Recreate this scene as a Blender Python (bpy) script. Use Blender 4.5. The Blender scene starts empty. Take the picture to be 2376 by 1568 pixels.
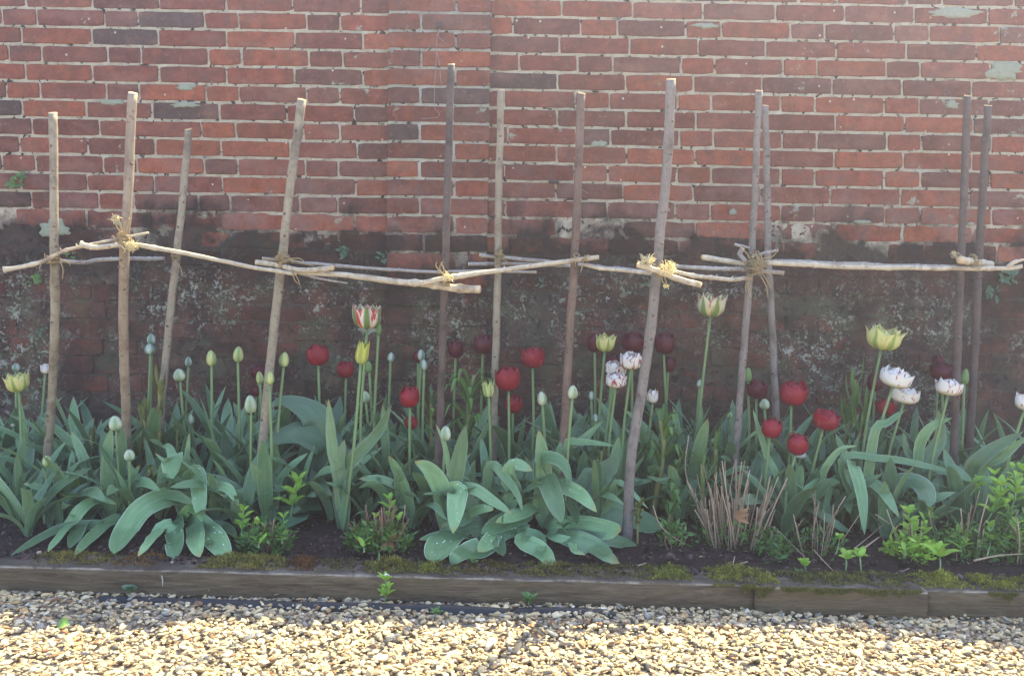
import bpy, math, random
import numpy as np
from mathutils import Vector, noise as mnoise
random.seed(11); np.random.seed(11)
R = random.uniform
# ------------------------------------------------------------------ camera, sky, sun, exposure
SC = bpy.context.scene
CAMZ = 0.82; FPX = 2057.0; CX, CY = 1188.0, 784.0
PITCH = math.radians(4.0); ROLL = math.radians(1.05)
Fv = Vector((0, math.cos(PITCH), -math.sin(PITCH)))
U0 = Vector((0, math.sin(PITCH), math.cos(PITCH))); R0 = Vector((1, 0, 0))
Rv = R0*math.cos(ROLL) + U0*math.sin(ROLL); Uv = -R0*math.sin(ROLL) + U0*math.cos(ROLL)
cam = bpy.data.objects.new('camera', bpy.data.cameras.new('camera')); SC.collection.objects.link(cam)
from mathutils import Matrix
m = Matrix((Rv, Uv, -Fv)).transposed().to_4x4(); m.translation = Vector((0, 0, CAMZ)); cam.matrix_world = m
cam.data.sensor_width = 36; cam.data.lens = 36*FPX/2376; cam.data.clip_end = 500; cam.data.clip_start = 0.02
SC.camera = cam
SUN_EL = math.atan(1.85*math.cos(math.radians(33.5))); SUN_AZ = math.radians(33.5)   # azimuth from +Y towards +X
world = bpy.data.worlds.new("World"); SC.world = world; world.use_nodes = True
wn = world.node_tree; bg = wn.nodes['Background']
sky = wn.nodes.new('ShaderNodeTexSky'); sky.sky_type = 'NISHITA'; sky.sun_disc = False
sky.sun_elevation = SUN_EL; sky.sun_rotation = SUN_AZ; sky.air_density = 1.0; sky.dust_density = 1.5
wn.links.new(sky.outputs[0], bg.inputs[0]); bg.inputs[1].default_value = 0.15
ld = bpy.data.lights.new('sun', 'SUN'); ld.energy = 5.0; ld.angle = math.radians(0.5); ld.color = (1.0, 0.85, 0.47)
sun = bpy.data.objects.new('sun', ld); SC.collection.objects.link(sun)
sd = Vector((math.sin(SUN_AZ)*math.cos(SUN_EL), math.cos(SUN_AZ)*math.cos(SUN_EL), math.sin(SUN_EL)))
sun.rotation_euler = sd.to_track_quat('Z', 'Y').to_euler()
SC.view_settings.view_transform = 'Standard'; SC.view_settings.look = 'None'
SC.view_settings.exposure = 2.1; SC.view_settings.gamma = 1
SC.cycles.volume_bounces = 0; SC.cycles.max_bounces = 6

GLARE_DENSITY = 0.026

# ------------------------------------------------------------------ helpers
col = SC.collection
WALLY = 3.10
def ray(x, y):
    return (Fv + Rv*((x-CX)/FPX) - Uv*((y-CY)/FPX))
def P(x, y, Y):                       # photo point (2376 px wide) -> world point at distance plane Y
    d = ray(x, y); t = Y/d.y
    return Vector((d.x*t, Y, CAMZ + d.z*t))
def G(x, y, z=0.0):
    d = ray(x, y); t = (z-CAMZ)/d.z
    return Vector((d.x*t, d.y*t, z))
def PXM(Y): return FPX/Y              # photo px per metre at depth Y
def soil_z(x, y):
    return 0.050 + 0.055*max(0, min(1, (y-2.36)/0.74)) + 0.012*mnoise.noise(Vector((x*4, y*4, 0))) + 0.006*mnoise.noise(Vector((x*14, y*14, 3)))
ORG = {}
def reg(o, org): ORG[o.name] = org; return o
def tag(o, label=None, cat=None, group=None, kind=None):
    if label: o['label'] = label
    if cat: o['category'] = cat
    if group: o['group'] = group
    if kind: o['kind'] = kind
    return o
def thing(name, loc, label, cat, group=None):
    o = bpy.data.objects.new(name, None); col.objects.link(o); o.location = loc; o.empty_display_size = 0.05
    reg(o, Vector(loc)); return tag(o, label, cat, group)
class MB:
    def __init__(s): s.v=[]; s.f=[]; s.uv=[]; s.c=[]
    def add(s, vs, fs, uv=None, c=None):
        b=len(s.v); s.v += [tuple(p) for p in vs]; s.f += [tuple(i+b for i in f) for f in fs]
        s.uv += uv if uv else [(0.5,0.5)]*len(vs)
        s.c += ([c]*len(vs) if isinstance(c, tuple) else (c if c else [(1,1,1,1)]*len(vs)))
    def build(s, name, mat, parent=None, smooth=True):
        me = bpy.data.meshes.new(name)
        org = ORG.get(parent.name, Vector((0,0,0))) if parent else Vector((0,0,0))
        ox,oy,oz = org
        me.from_pydata([(a-ox,b-oy,c-oz) for a,b,c in s.v], [], s.f)
        li = np.empty(len(me.loops), dtype=np.int32); me.loops.foreach_get('vertex_index', li)
        uvl = me.uv_layers.new(name='UVMap'); uvl.data.foreach_set('uv', np.array(s.uv, dtype=np.float32)[li].ravel())
        ca = me.color_attributes.new('tint', 'FLOAT_COLOR', 'POINT'); ca.data.foreach_set('color', np.array(s.c, dtype=np.float32).ravel())
        if smooth: me.polygons.foreach_set('use_smooth', [True]*len(me.polygons))
        me.materials.append(mat); me.update()
        o = bpy.data.objects.new(name, me); col.objects.link(o)
        if parent: o.parent = parent
        reg(o, org)
        return o
def catmull(pts, n):
    pts = [Vector(p) for p in pts]
    if len(pts) == 2: return [pts[0].lerp(pts[1], i/(n-1)) for i in range(n)]
    q = [pts[0]*2-pts[1]] + pts + [pts[-1]*2-pts[-2]]
    L = [0]
    for i in range(1, len(pts)): L.append(L[-1] + max(1e-6, (pts[i]-pts[i-1]).length))
    out = []
    for k in range(n):
        d = L[-1]*k/(n-1); i = 0
        while i < len(pts)-2 and L[i+1] < d: i += 1
        t = (d-L[i])/(L[i+1]-L[i]); p0,p1,p2,p3 = q[i],q[i+1],q[i+2],q[i+3]
        out.append(0.5*((2*p1)+(p2-p0)*t+(2*p0-5*p1+4*p2-p3)*t*t+(3*p1-p0-3*p2+p3)*t**3))
    return out
def tube(mb, pts, rad, seg=8, cap=True, c=None, rough=0.0):
    n = len(pts); vs=[]; fs=[]; uv=[]
    rad = rad if isinstance(rad, (list,tuple)) else [rad]*n
    a = None; L=0
    for i,p in enumerate(pts):
        t = (pts[min(i+1,n-1)]-pts[max(i-1,0)])
        t = t.normalized() if t.length > 1e-9 else Vector((0,0,1))
        if a is None: a = t.orthogonal().normalized()
        a = (a - t*a.dot(t)); a = a.normalized() if a.length > 1e-6 else t.orthogonal().normalized()
        b = t.cross(a)
        if i: L += (p-pts[i-1]).length
        for k in range(seg):
            an = 2*math.pi*k/seg
            rr = rad[i]*(1+rough*mnoise.noise(Vector((p.x*40+math.cos(an)*.8, p.y*40+math.sin(an)*.8, p.z*40))))
            vs.append(p + a*(math.cos(an)*rr) + b*(math.sin(an)*rr)); uv.append((k/seg, L))
    for i in range(n-1):
        for k in range(seg):
            k2=(k+1)%seg; fs.append((i*seg+k, i*seg+k2, (i+1)*seg+k2, (i+1)*seg+k))
    if cap:
        fs.append(tuple(reversed(range(seg)))); fs.append(tuple((n-1)*seg+k for k in range(seg)))
    mb.add(vs, fs, uv, c)
# ------------------------------------------------------------------ materials
class NT:
    def __init__(s, name):
        s.m = bpy.data.materials.new(name); s.m.use_nodes = True; s.t = s.m.node_tree
        s.b = s.t.nodes['Principled BSDF']; s.out = s.t.nodes['Material Output']
    def n(s, typ, **kw):
        x = s.t.nodes.new(typ)
        for k,v in kw.items():
            if k.startswith('i_'):
                key = k[2:]; key = int(key) if key.isdigit() else key.replace('_',' ')
                x.inputs[key].default_value = v
            else: setattr(x, k, v)
        return x
    def l(s, a, b): s.t.links.new(a, b)
    def coord(s, which='Object', scale=(1,1,1)):
        tc = s.n('ShaderNodeTexCoord'); mp = s.n('ShaderNodeMapping'); mp.inputs['Scale'].default_value = scale
        s.l(tc.outputs[which], mp.inputs[0]); return mp.outputs[0]
    def noise(s, vec, scale, detail=4, rough=0.6, dist=0.0):
        x = s.n('ShaderNodeTexNoise'); x.inputs['Scale'].default_value=scale; x.inputs['Detail'].default_value=detail
        x.inputs['Roughness'].default_value=rough; x.inputs['Distortion'].default_value=dist
        s.l(vec, x.inputs['Vector']); return x.outputs[0]
    def ramp(s, fac, stops, interp='LINEAR'):
        x = s.n('ShaderNodeValToRGB'); cr = x.color_ramp; cr.interpolation = interp
        while len(cr.elements) < len(stops): cr.elements.new(0.5)
        for e,(p,c) in zip(cr.elements, stops):
            e.position = p; e.color = c if len(c)==4 else (*c,1)
        s.l(fac, x.inputs[0]); return x.outputs[0]
    def mix(s, fac, a, b, typ='MIX'):
        x = s.n('ShaderNodeMix', data_type='RGBA', blend_type=typ)
        for sock, val in ((x.inputs['Factor'], fac),(x.inputs[6], a),(x.inputs[7], b)):
            if isinstance(val, (int,float)): sock.default_value = val
            elif isinstance(val, tuple): sock.default_value = val if len(val)==4 else (*val,1)
            else: s.l(val, sock)
        return x.outputs[2]
    def math(s, op, a, b=0.0, clamp=False):
        x = s.n('ShaderNodeMath', operation=op, use_clamp=clamp)
        for i,val in enumerate((a,b)):
            if isinstance(val,(int,float)): x.inputs[i].default_value=val
            else: s.l(val, x.inputs[i])
        return x.outputs[0]
    def mapr(s, v, a, b, c=0.0, d=1.0):
        x = s.n('ShaderNodeMapRange', clamp=True); s.l(v, x.inputs[0])
        for i,val in enumerate((a,b,c,d)): x.inputs[i+1].default_value = val
        return x.outputs[0]
    def attr(s, name='tint'):
        return s.n('ShaderNodeAttribute', attribute_name=name).outputs['Color']
    def bump(s, h, dist, strength=0.6):
        x = s.n('ShaderNodeBump'); x.inputs['Distance'].default_value=dist; x.inputs['Strength'].default_value=strength
        s.l(h, x.inputs['Height']); s.l(x.outputs[0], s.b.inputs['Normal']); return x.outputs[0]
    def base(s, c, rough=0.8, spec=0.3):
        if isinstance(c, tuple): s.b.inputs['Base Color'].default_value = (*c,1)
        else: s.l(c, s.b.inputs['Base Color'])
        s.b.inputs['Roughness'].default_value = rough; s.b.inputs['Specular IOR Level'].default_value = spec
    def translucent(s, c, fac):
        tr = s.n('ShaderNodeBsdfTranslucent'); (s.l(c, tr.inputs[0]) if not isinstance(c, tuple) else setattr(tr.inputs[0], 'default_value', (*c,1)))
        mx = s.n('ShaderNodeMixShader'); mx.inputs[0].default_value = fac
        s.l(s.b.outputs[0], mx.inputs[1]); s.l(tr.outputs[0], mx.inputs[2]); s.l(mx.outputs[0], s.out.inputs[0])

def masonry(name, kind, thr):
    """brick or mortar of the old wall; thr = height of the damp line in metres"""
    M = NT(name); v = M.coord('Object')
    sep = M.n('ShaderNodeSeparateXYZ'); M.l(v, sep.inputs[0]); z = sep.outputs[2]; xx = sep.outputs[0]
    nb = M.noise(v, 3.2, 5, .65); nf = M.noise(v, 26, 6, .7); ns = M.noise(v, 140, 4, .7); nm = M.noise(v, 9, 5, .7, .6)
    if kind == 'brick':
        c = M.attr()
        c = M.mix(M.mapr(nf, .35, .65, 0, .9), c, M.mix(1.0, c, (.50,.46,.48), 'MULTIPLY'))
        c = M.mix(M.mapr(M.noise(v, 17, 4, .7), .50, .68, 0, .5), c, M.mix(1.0, c, (1.6,1.35,1.2), 'MULTIPLY'))
        c = M.mix(M.mapr(nm, .50, .70, 0, .65), c, (.080,.045,.036))
        c = M.mix(M.mapr(M.noise(M.coord('Object',(1,1,2.2)), 5.5, 4, .6), .52, .70, 0, .55), c, (.24,.115,.085))
        c = M.mix(M.mapr(ns, .58, .74, 0, .55), c, (.05,.028,.026))
        c = M.mix(M.mapr(M.noise(v, 60, 3, .6), .58, .72, 0, .4), c, (.30,.16,.11))
        c = M.mix(M.mapr(M.noise(v, 200, 2, .6), .64, .70, 0, .8), c, (.025,.018,.016))
    else:
        c = M.ramp(nf, [(.25,(.19,.165,.12)),(.45,(.36,.33,.255)),(.75,(.50,.47,.39))])
        c = M.mix(M.mapr(ns, .5, .72, 0, .45), c, (.20,.17,.14))
        hole = M.mapr(M.noise(v, 46, 3, .55, .5), .60, .65)
        c = M.mix(hole, c, (.015,.012,.011))
        c = M.mix(M.mapr(nm, .62, .72, 0, .8), c, (.05,.04,.038))
    # crusty grey-green lichen, denser high on the right
    lic = M.noise(v, 14, 6, .72, .3)
    reg_ = M.noise(v, 2.6, 2, .5)
    rightup = M.math('MULTIPLY', M.mapr(xx, .2, 2.0), M.mapr(z, 1.1, 1.8))
    t = M.math('ADD', M.math('ADD', lic, M.math('MULTIPLY', reg_, .35)), M.math('MULTIPLY', rightup, .10))
    lm = M.mapr(t, .835 if kind=='brick' else .775, .875 if kind=='brick' else .83)
    c = M.mix(M.math('MULTIPLY', lm, .8), c, M.ramp(nf, [(.3,(.20,.25,.20)),(.7,(.36,.42,.36))]))
    # tiny white specks
    vo = M.n('ShaderNodeTexVoronoi'); vo.inputs['Scale'].default_value = 24; M.l(v, vo.inputs['Vector'])
    sc = M.n('ShaderNodeSeparateColor'); M.l(vo.outputs['Color'], sc.inputs[0])
    speck = M.math('MULTIPLY', M.math('LESS_THAN', M.math('ADD', vo.outputs['Distance'], M.math('MULTIPLY', ns, .12)), .15), M.math('GREATER_THAN', sc.outputs[0], .78))
    c = M.mix(M.math('MULTIPLY', speck, .8), c, (.55,.50,.46))
    # bloom of salts just above the damp line
    eff = M.math('MULTIPLY', M.mapr(z, thr+.26, thr+.05), M.mapr(nm, .42, .66, 0, .5))
    c = M.mix(eff, c, (.27,.165,.155))
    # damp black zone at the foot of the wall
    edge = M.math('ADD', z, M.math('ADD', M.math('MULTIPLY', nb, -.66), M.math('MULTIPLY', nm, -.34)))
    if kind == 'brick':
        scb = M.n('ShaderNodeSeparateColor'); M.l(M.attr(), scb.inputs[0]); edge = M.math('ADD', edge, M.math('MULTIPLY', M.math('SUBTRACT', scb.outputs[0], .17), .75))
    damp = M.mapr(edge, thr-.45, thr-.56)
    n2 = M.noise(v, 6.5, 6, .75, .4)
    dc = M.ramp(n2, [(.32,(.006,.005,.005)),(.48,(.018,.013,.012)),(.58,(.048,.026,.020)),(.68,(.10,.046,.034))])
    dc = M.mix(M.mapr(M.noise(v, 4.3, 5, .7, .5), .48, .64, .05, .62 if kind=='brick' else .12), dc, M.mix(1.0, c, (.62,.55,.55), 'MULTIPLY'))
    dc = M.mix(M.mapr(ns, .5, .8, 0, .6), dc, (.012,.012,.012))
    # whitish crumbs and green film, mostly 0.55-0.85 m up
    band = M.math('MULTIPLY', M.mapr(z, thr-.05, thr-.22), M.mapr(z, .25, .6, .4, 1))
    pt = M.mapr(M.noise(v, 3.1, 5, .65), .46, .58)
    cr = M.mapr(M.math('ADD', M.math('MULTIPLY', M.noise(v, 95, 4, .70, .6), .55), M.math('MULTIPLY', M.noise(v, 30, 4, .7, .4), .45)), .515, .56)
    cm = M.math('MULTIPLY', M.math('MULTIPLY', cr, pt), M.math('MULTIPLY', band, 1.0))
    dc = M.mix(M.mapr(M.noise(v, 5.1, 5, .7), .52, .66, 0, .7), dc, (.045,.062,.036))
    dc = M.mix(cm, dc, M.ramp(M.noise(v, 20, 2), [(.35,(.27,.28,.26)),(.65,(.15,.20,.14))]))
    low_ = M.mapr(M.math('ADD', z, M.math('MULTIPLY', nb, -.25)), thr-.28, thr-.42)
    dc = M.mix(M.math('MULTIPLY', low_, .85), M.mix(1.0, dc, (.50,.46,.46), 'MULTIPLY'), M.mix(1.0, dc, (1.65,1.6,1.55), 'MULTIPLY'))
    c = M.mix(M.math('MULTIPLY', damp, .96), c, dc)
    M.base(c, .9, .2)
    h = M.math('ADD', M.math('MULTIPLY', nf, 1.0), M.math('MULTIPLY', ns, .5))
    if kind != 'brick': h = M.math('SUBTRACT', h, M.math('MULTIPLY', hole, 1.2))
    h = M.math('ADD', h, M.math('MULTIPLY', cm, .8))
    M.bump(h, .006 if kind=='brick' else .007, .9)
    return M.m
MAT = {}
MAT['brick'] = masonry('weathered_brick', 'brick', 1.0); MAT['mortar'] = masonry('lime_mortar', 'mortar', 1.0)
MAT['pbrick'] = masonry('pier_brick', 'brick', .93); MAT['pmortar'] = masonry('pier_mortar', 'mortar', .93)
def leafmat(name, c1, c2, tr=.22, rough=.42, rim_light=(.42,.52,.44), mfac=.75, vein=60, veinf=.35):
    M = NT(name); uvn = M.n('ShaderNodeTexCoord').outputs['UV']
    sep = M.n('ShaderNodeSeparateXYZ'); M.l(uvn, sep.inputs[0])
    oi = M.n('ShaderNodeObjectInfo')
    v = M.coord('Object')
    n = M.noise(v, 12, 4, .6)
    f = M.math('ADD', M.math('MULTIPLY', n, .7), M.math('MULTIPLY', M.math('SUBTRACT', oi.outputs['Random'], .3), .7), True)
    c = M.mix(f, c1, c2)
    mp = M.n('ShaderNodeMapping'); mp.inputs['Scale'].default_value = (vein, 1.2, 1); M.l(uvn, mp.inputs[0])
    st = M.noise(mp.outputs[0], 1.0, 3, .6)
    c = M.mix(M.mapr(M.noise(M.coord('UV',(3,3.5,1)), 1.6, 3, .6), .42, .66, 0, .5), c, M.mix(1.0, c, (.62,.70,.66), 'MULTIPLY'))
    c = M.mix(M.mapr(st, .38, .62, 0, veinf), c, M.mix(1.0, c, (1.55,1.5,1.4), 'MULTIPLY'))
    c = M.mix(M.mapr(M.noise(v, 45, 4, .7), .60, .75, 0, .35), c, M.mix(1.0, c, (.55,.6,.5), 'MULTIPLY'))
    tipm = M.math('MULTIPLY', M.mapr(M.math('ADD', sep.outputs[1], M.math('MULTIPLY', n, .10)), .97, 1.04), M.mapr(oi.outputs['Random'], .55, .75))
    c = M.mix(M.math('MULTIPLY', tipm, .8), c, (.33,.27,.09))
    mg = M.mapr(M.math('ABSOLUTE', M.math('SUBTRACT', sep.outputs[0], .5)), .455, .495, 0, mfac)  # pale leaf edges: rim light painted into the colour
    c = M.mix(mg, c, rim_light)
    c = M.mix(1.0, c, M.attr(), 'MULTIPLY')
    M.base(c, rough, .45); M.translucent(c, tr)
    M.bump(st, .0015, .5)
    return M.m
MAT['leaf'] = leafmat('tulip_leaf', (.055,.125,.062), (.215,.365,.195), veinf=.75, vein=34, rough=.36)
MAT['leafb'] = leafmat('bright_leaf', (.20,.38,.05), (.38,.62,.09), tr=.40, rim_light=(.3,.5,.15), mfac=.2, vein=14)
MAT['leafg'] = leafmat('mid_green_leaf', (.055,.145,.038), (.15,.29,.075), tr=.3, rim_light=(.2,.3,.15), mfac=.2, vein=12)
MAT['leafy'] = leafmat('olive_leaf', (.10,.12,.03), (.20,.22,.06), tr=.3, rim_light=(.3,.3,.12), mfac=.3, vein=16)
MAT['leafw'] = leafmat('broad_leaf', (.055,.12,.07), (.09,.18,.11), tr=.25, rim_light=(.25,.33,.22), mfac=.3, vein=9, veinf=.5)
MAT['dead'] = leafmat('dead_leaf', (.20,.09,.035), (.32,.18,.08), tr=.2, rim_light=(.3,.2,.1), mfac=.2, vein=9)
def stemmat(name, a, b):
    M = NT(name); v = M.coord('Object', (1,1,.25)); n = M.noise(v, 60, 4, .6)
    c = M.mix(1.0, M.mix(n, a, b), M.attr(), 'MULTIPLY'); M.base(c, .55, .4); M.bump(n, .0008, .5); return M.m
MAT['stem'] = stemmat('flower_stem', (.11,.19,.07), (.20,.30,.13))
MAT['stemy'] = stemmat('shoot_stem', (.15,.16,.05), (.24,.25,.10))
MAT['drystem'] = stemmat('dry_stem', (.22,.15,.10), (.42,.32,.23))
MAT['redstem'] = stemmat('woody_stem', (.16,.07,.05), (.27,.14,.10))
def barkmat(name, a, b, dark):
    M = NT(name); v = M.coord('Object'); vs = M.coord('Object', (1,1,.22))
    n = M.noise(vs, 34, 5, .7); n2 = M.noise(v, 90, 4, .7); n3 = M.noise(v, 11, 4, .7)
    c = M.mix(M.mapr(n, .3, .7), a, b)
    c = M.mix(M.mapr(n2, .57, .66, 0, .85), c, dark)
    c = M.mix(M.mapr(n3, .50, .66, 0, .75), c, dark)
    M.base(c, .75, .3); M.bump(M.math('ADD', n, n2), .0025, .7); return M.m
MAT['b_grey'] = barkmat('grey_bark', (.21,.175,.125), (.33,.29,.22), (.10,.075,.055))
MAT['b_tan'] = barkmat('tan_bark', (.19,.145,.105), (.32,.26,.195), (.13,.07,.05))
MAT['b_purple'] = barkmat('purple_bark', (.060,.044,.042), (.115,.088,.082), (.03,.02,.02))
MAT['b_brown'] = barkmat('brown_bark', (.115,.075,.058), (.19,.135,.108), (.07,.035,.03))
MAT['b_mauve'] = barkmat('mauve_bark', (.155,.132,.118), (.25,.22,.20), (.07,.055,.05))
MAT['b_pale'] = barkmat('pale_rod_bark', (.36,.31,.23), (.56,.50,.40), (.20,.14,.10))
MAT['b_palegrey'] = barkmat('silver_rod_bark', (.24,.22,.205), (.38,.36,.34), (.13,.10,.09))
MAT['cut'] = barkmat('cut_wood', (.55,.38,.20), (.75,.58,.36), (.40,.22,.10))
def twinemat():
    M = NT('jute_twine'); uvn = M.n('ShaderNodeTexCoord').outputs['UV']
    mp = M.n('ShaderNodeMapping'); mp.inputs['Rotation'].default_value=(0,0,.6); mp.inputs['Scale'].default_value = (6,500,1); M.l(uvn, mp.inputs[0])
    n = M.noise(mp.outputs[0], 1, 3, .6); c = M.mix(n, (.26,.19,.10), (.60,.48,.28)); M.base(c, .9, .1); M.bump(n, .001, .6); M.translucent(c, .4); return M.m
MAT['twine'] = twinemat()
def petalmat(name, kind):
    M = NT(name); uvn = M.n('ShaderNodeTexCoord').outputs['UV']
    sep = M.n('ShaderNodeSeparateXYZ'); M.l(uvn, sep.inputs[0]); u, vv = sep.outputs[0], sep.outputs[1]
    au = M.math('MULTIPLY', M.math('ABSOLUTE', M.math('SUBTRACT', u, .5)), 2.0)
    oi = M.n('ShaderNodeObjectInfo')
    cb = M.n('ShaderNodeCombineXYZ'); M.l(M.math('MULTIPLY', oi.outputs['Random'], 37.0), cb.inputs[2])
    M.l(M.math('MULTIPLY', u, 7.0), cb.inputs[0]); M.l(M.math('MULTIPLY', vv, 1.1), cb.inputs[1])
    st = M.noise(cb.outputs[0], 1.0, 3, .6, .5)
    cb2 = M.n('ShaderNodeCombineXYZ'); M.l(M.math('MULTIPLY', u, 45.0), cb2.inputs[0]); M.l(M.math('MULTIPLY', vv, 1.5), cb2.inputs[1])
    fine = M.noise(cb2.outputs[0], 1.0, 3, .6)
    if kind in ('red','dark'):
        a,b_ = ((.25,.003,.022),(.50,.012,.042)) if kind=='red' else ((.075,.004,.018),(.20,.008,.034))
        c = M.mix(M.mapr(fine, .3, .7), a, b_); c = M.mix(M.math('MULTIPLY', oi.outputs['Random'], .55), c, M.mix(1.0, c, (.50,.5,.6), 'MULTIPLY')); c = M.mix(M.mapr(vv, .25, 0, 0, .5), c, (.08,.006,.012))
        c = M.mix(M.mapr(au, .86, 1, 0, .6), c, (.70,.20,.16) if kind=='red' else (.30,.03,.04))
        rough, tr = .28, .40
    elif kind in ('white','whitered'):
        c = M.mix(M.mapr(vv, .45, 0), (.90,.88,.83), (.80,.74,.48))
        s = M.math('ADD', st, M.math('MULTIPLY', au, .05)); k_ = .60 if kind=='white' else .56; c = M.mix(M.mapr(s, k_, k_+.045, 0, .95), c, (.42,.02,.035))
        rough, tr = .5, .35
    elif kind=='parrot':
        c = M.mix(M.mapr(vv, .6, 0), (.78,.76,.55), (.62,.62,.22))
        c = M.mix(M.mapr(M.math('ADD', st, M.math('MULTIPLY', au, .10)), .56, .64, 0, .9), c, (.55,.05,.05))
        g = M.math('SUBTRACT', M.math('ADD', au, M.math('MULTIPLY', vv, .20)), M.math('MULTIPLY', st, .25))
        c = M.mix(M.mapr(g, .30, .12, 0, .9), c, (.16,.30,.06)); rough, tr = .5, .35
    elif kind=='parrotyel':
        c = M.mix(M.mapr(vv, .8, 0), (.74,.74,.34), (.62,.64,.20))
        c = M.mix(M.mapr(M.math('ADD', st, M.math('MULTIPLY', au, .08)), .62, .70, 0, .7), c, (.60,.16,.06))
        g = M.math('SUBTRACT', M.math('ADD', au, M.math('MULTIPLY', vv, .20)), M.math('MULTIPLY', st, .25))
        c = M.mix(M.mapr(g, .22, .06, 0, .85), c, (.20,.34,.06)); rough, tr = .5, .35
    elif kind=='parrotred':
        c = M.mix(M.mapr(vv, .5, 0), (.82,.78,.68), (.75,.62,.35))
        c = M.mix(M.mapr(M.math('ADD', st, M.math('MULTIPLY', au, .20)), .60, .66, 0, .95), c, (.60,.03,.035))
        c = M.mix(M.mapr(M.math('ADD', au, M.math('MULTIPLY', st, -.2)), .22, .10, 0, .95), c, (.13,.24,.05)); rough, tr = .5, .35
    elif kind=='yellow':
        c = M.mix(M.mapr(au, .2, .75), (.36,.45,.10), (.70,.66,.13)); c = M.mix(M.mapr(vv, .4, 0, 0, .6), c, (.45,.52,.22)); rough, tr = .45, .35
    elif kind=='bud':       # glaucous green-white
        c = M.mix(M.mapr(M.math('ADD', au, M.math('MULTIPLY', st, .5)), .35, 1.05), (.26,.38,.22), (.62,.68,.50)); c = M.mix(M.mapr(vv,.8,1,0,.5), c, (.7,.75,.6)); rough, tr = .45, .2
    elif kind=='budblue':
        c = M.mix(M.mapr(M.math('ADD', au, M.math('MULTIPLY', st, .6)), .55, 1.15), (.16,.28,.22), (.55,.60,.52)); rough, tr = .45, .2
    elif kind=='budyel':
        c = M.mix(M.mapr(M.math('ADD', au, M.math('MULTIPLY', st, .4)), .3, .9), (.24,.36,.13), (.55,.60,.26)); rough, tr = .45, .2
    elif kind=='green':
        c = M.mix(st, (.12,.24,.08), (.22,.36,.13)); rough, tr = .5, .2
    c = M.mix(M.mapr(fine, .35, .7, 0, .25), c, M.mix(1.0, c, (.75,.75,.75), 'MULTIPLY'))
    M.base(c, rough, .4); M.translucent(c, tr); M.bump(fine, .0012, .5)
    return M.m
M_ = NT('sunlit_fray'); M_.base((.84,.78,.56), .9, .1); M_.translucent((.9,.82,.55), .5); MAT['fray'] = M_.m  # twine colour lightened so the frayed tufts look sunlit
PM = {k: petalmat('petal_'+k, k) for k in ('red','dark','white','whitered','parrot','parrotred','parrotyel','yellow','bud','budblue','budyel','green')}
def stonemat():
    M = NT('gravel_stone'); v = M.coord('Object'); n = M.noise(v, 120, 4, .65); n2 = M.noise(v, 420, 3, .6)
    c = M.mix(M.mapr(n, .35, .7, 0, .6), M.attr(), M.mix(1.0, M.attr(), (.62,.52,.42), 'MULTIPLY'))
    c = M.mix(M.mapr(n2, .6, .75, 0, .4), c, (.12,.09,.07))
    M.base(c, .62, .35); M.bump(n, .002, .5); return M.m
MAT['stone'] = stonemat()
def soilmat():
    M = NT('dark_soil'); v = M.coord('Object'); n = M.noise(v, 35, 6, .75); n2 = M.noise(v, 160, 3, .7)
    c = M.ramp(n, [(.3,(.016,.011,.011)),(.55,(.038,.026,.024)),(.75,(.075,.052,.044))])
    c = M.mix(M.mapr(n2, .62, .72, 0, .5), c, (.13,.10,.08)); c = M.mix(1.0, c, M.attr(), 'MULTIPLY')
    M.base(c, .92, .2); M.bump(M.math('ADD', n, n2), .008, .9); return M.m
MAT['soil'] = soilmat()
def groundmat():
    M = NT('gravel_ground'); v = M.coord('Object'); vo = M.n('ShaderNodeTexVoronoi'); vo.inputs['Scale'].default_value=70; M.l(v, vo.inputs['Vector'])
    sc = M.n('ShaderNodeSeparateColor'); M.l(vo.outputs['Color'], sc.inputs[0])
    c = M.ramp(sc.outputs[0], [(.1,(.12,.09,.06)),(.4,(.30,.24,.17)),(.8,(.42,.36,.28))]); M.base(c,.8,.3); M.bump(vo.outputs['Distance'], -.01, .8); return M.m
MAT['ground'] = groundmat()
def timbermat():
    M = NT('old_sleeper_wood'); v = M.coord('Object', (1,8,8)); v1 = M.coord('Object')
    n = M.noise(v, 7, 6, .72, .8); n2 = M.noise(v1, 5, 4, .65); n3 = M.noise(M.coord('Object', (1,14,14)), 16, 4, .7)
    c = M.ramp(n, [(.3,(.055,.040,.028)),(.5,(.115,.085,.055)),(.7,(.20,.155,.105))])
    c = M.mix(M.mapr(n3,.55,.68,0,.75), c, (.03,.024,.02))
    c = M.mix(M.mapr(n2, .48, .68, 0, .6), c, (.13,.105,.055))
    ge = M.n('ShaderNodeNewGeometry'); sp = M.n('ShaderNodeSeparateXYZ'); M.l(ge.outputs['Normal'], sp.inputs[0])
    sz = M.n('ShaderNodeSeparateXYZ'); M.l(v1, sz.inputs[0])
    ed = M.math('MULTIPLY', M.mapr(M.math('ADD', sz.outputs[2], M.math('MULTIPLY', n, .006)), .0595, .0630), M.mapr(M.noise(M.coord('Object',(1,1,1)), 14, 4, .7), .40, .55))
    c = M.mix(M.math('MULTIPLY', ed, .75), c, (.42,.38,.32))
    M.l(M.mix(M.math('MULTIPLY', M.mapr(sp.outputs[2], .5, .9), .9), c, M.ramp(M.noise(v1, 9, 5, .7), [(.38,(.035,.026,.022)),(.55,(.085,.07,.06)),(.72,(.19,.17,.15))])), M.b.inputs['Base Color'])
    M.b.inputs['Roughness'].default_value=.85; M.b.inputs['Specular IOR Level'].default_value=.25
    M.bump(M.math('ADD', n, n3), .006, .8); return M.m
MAT['timber'] = timbermat()
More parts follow.
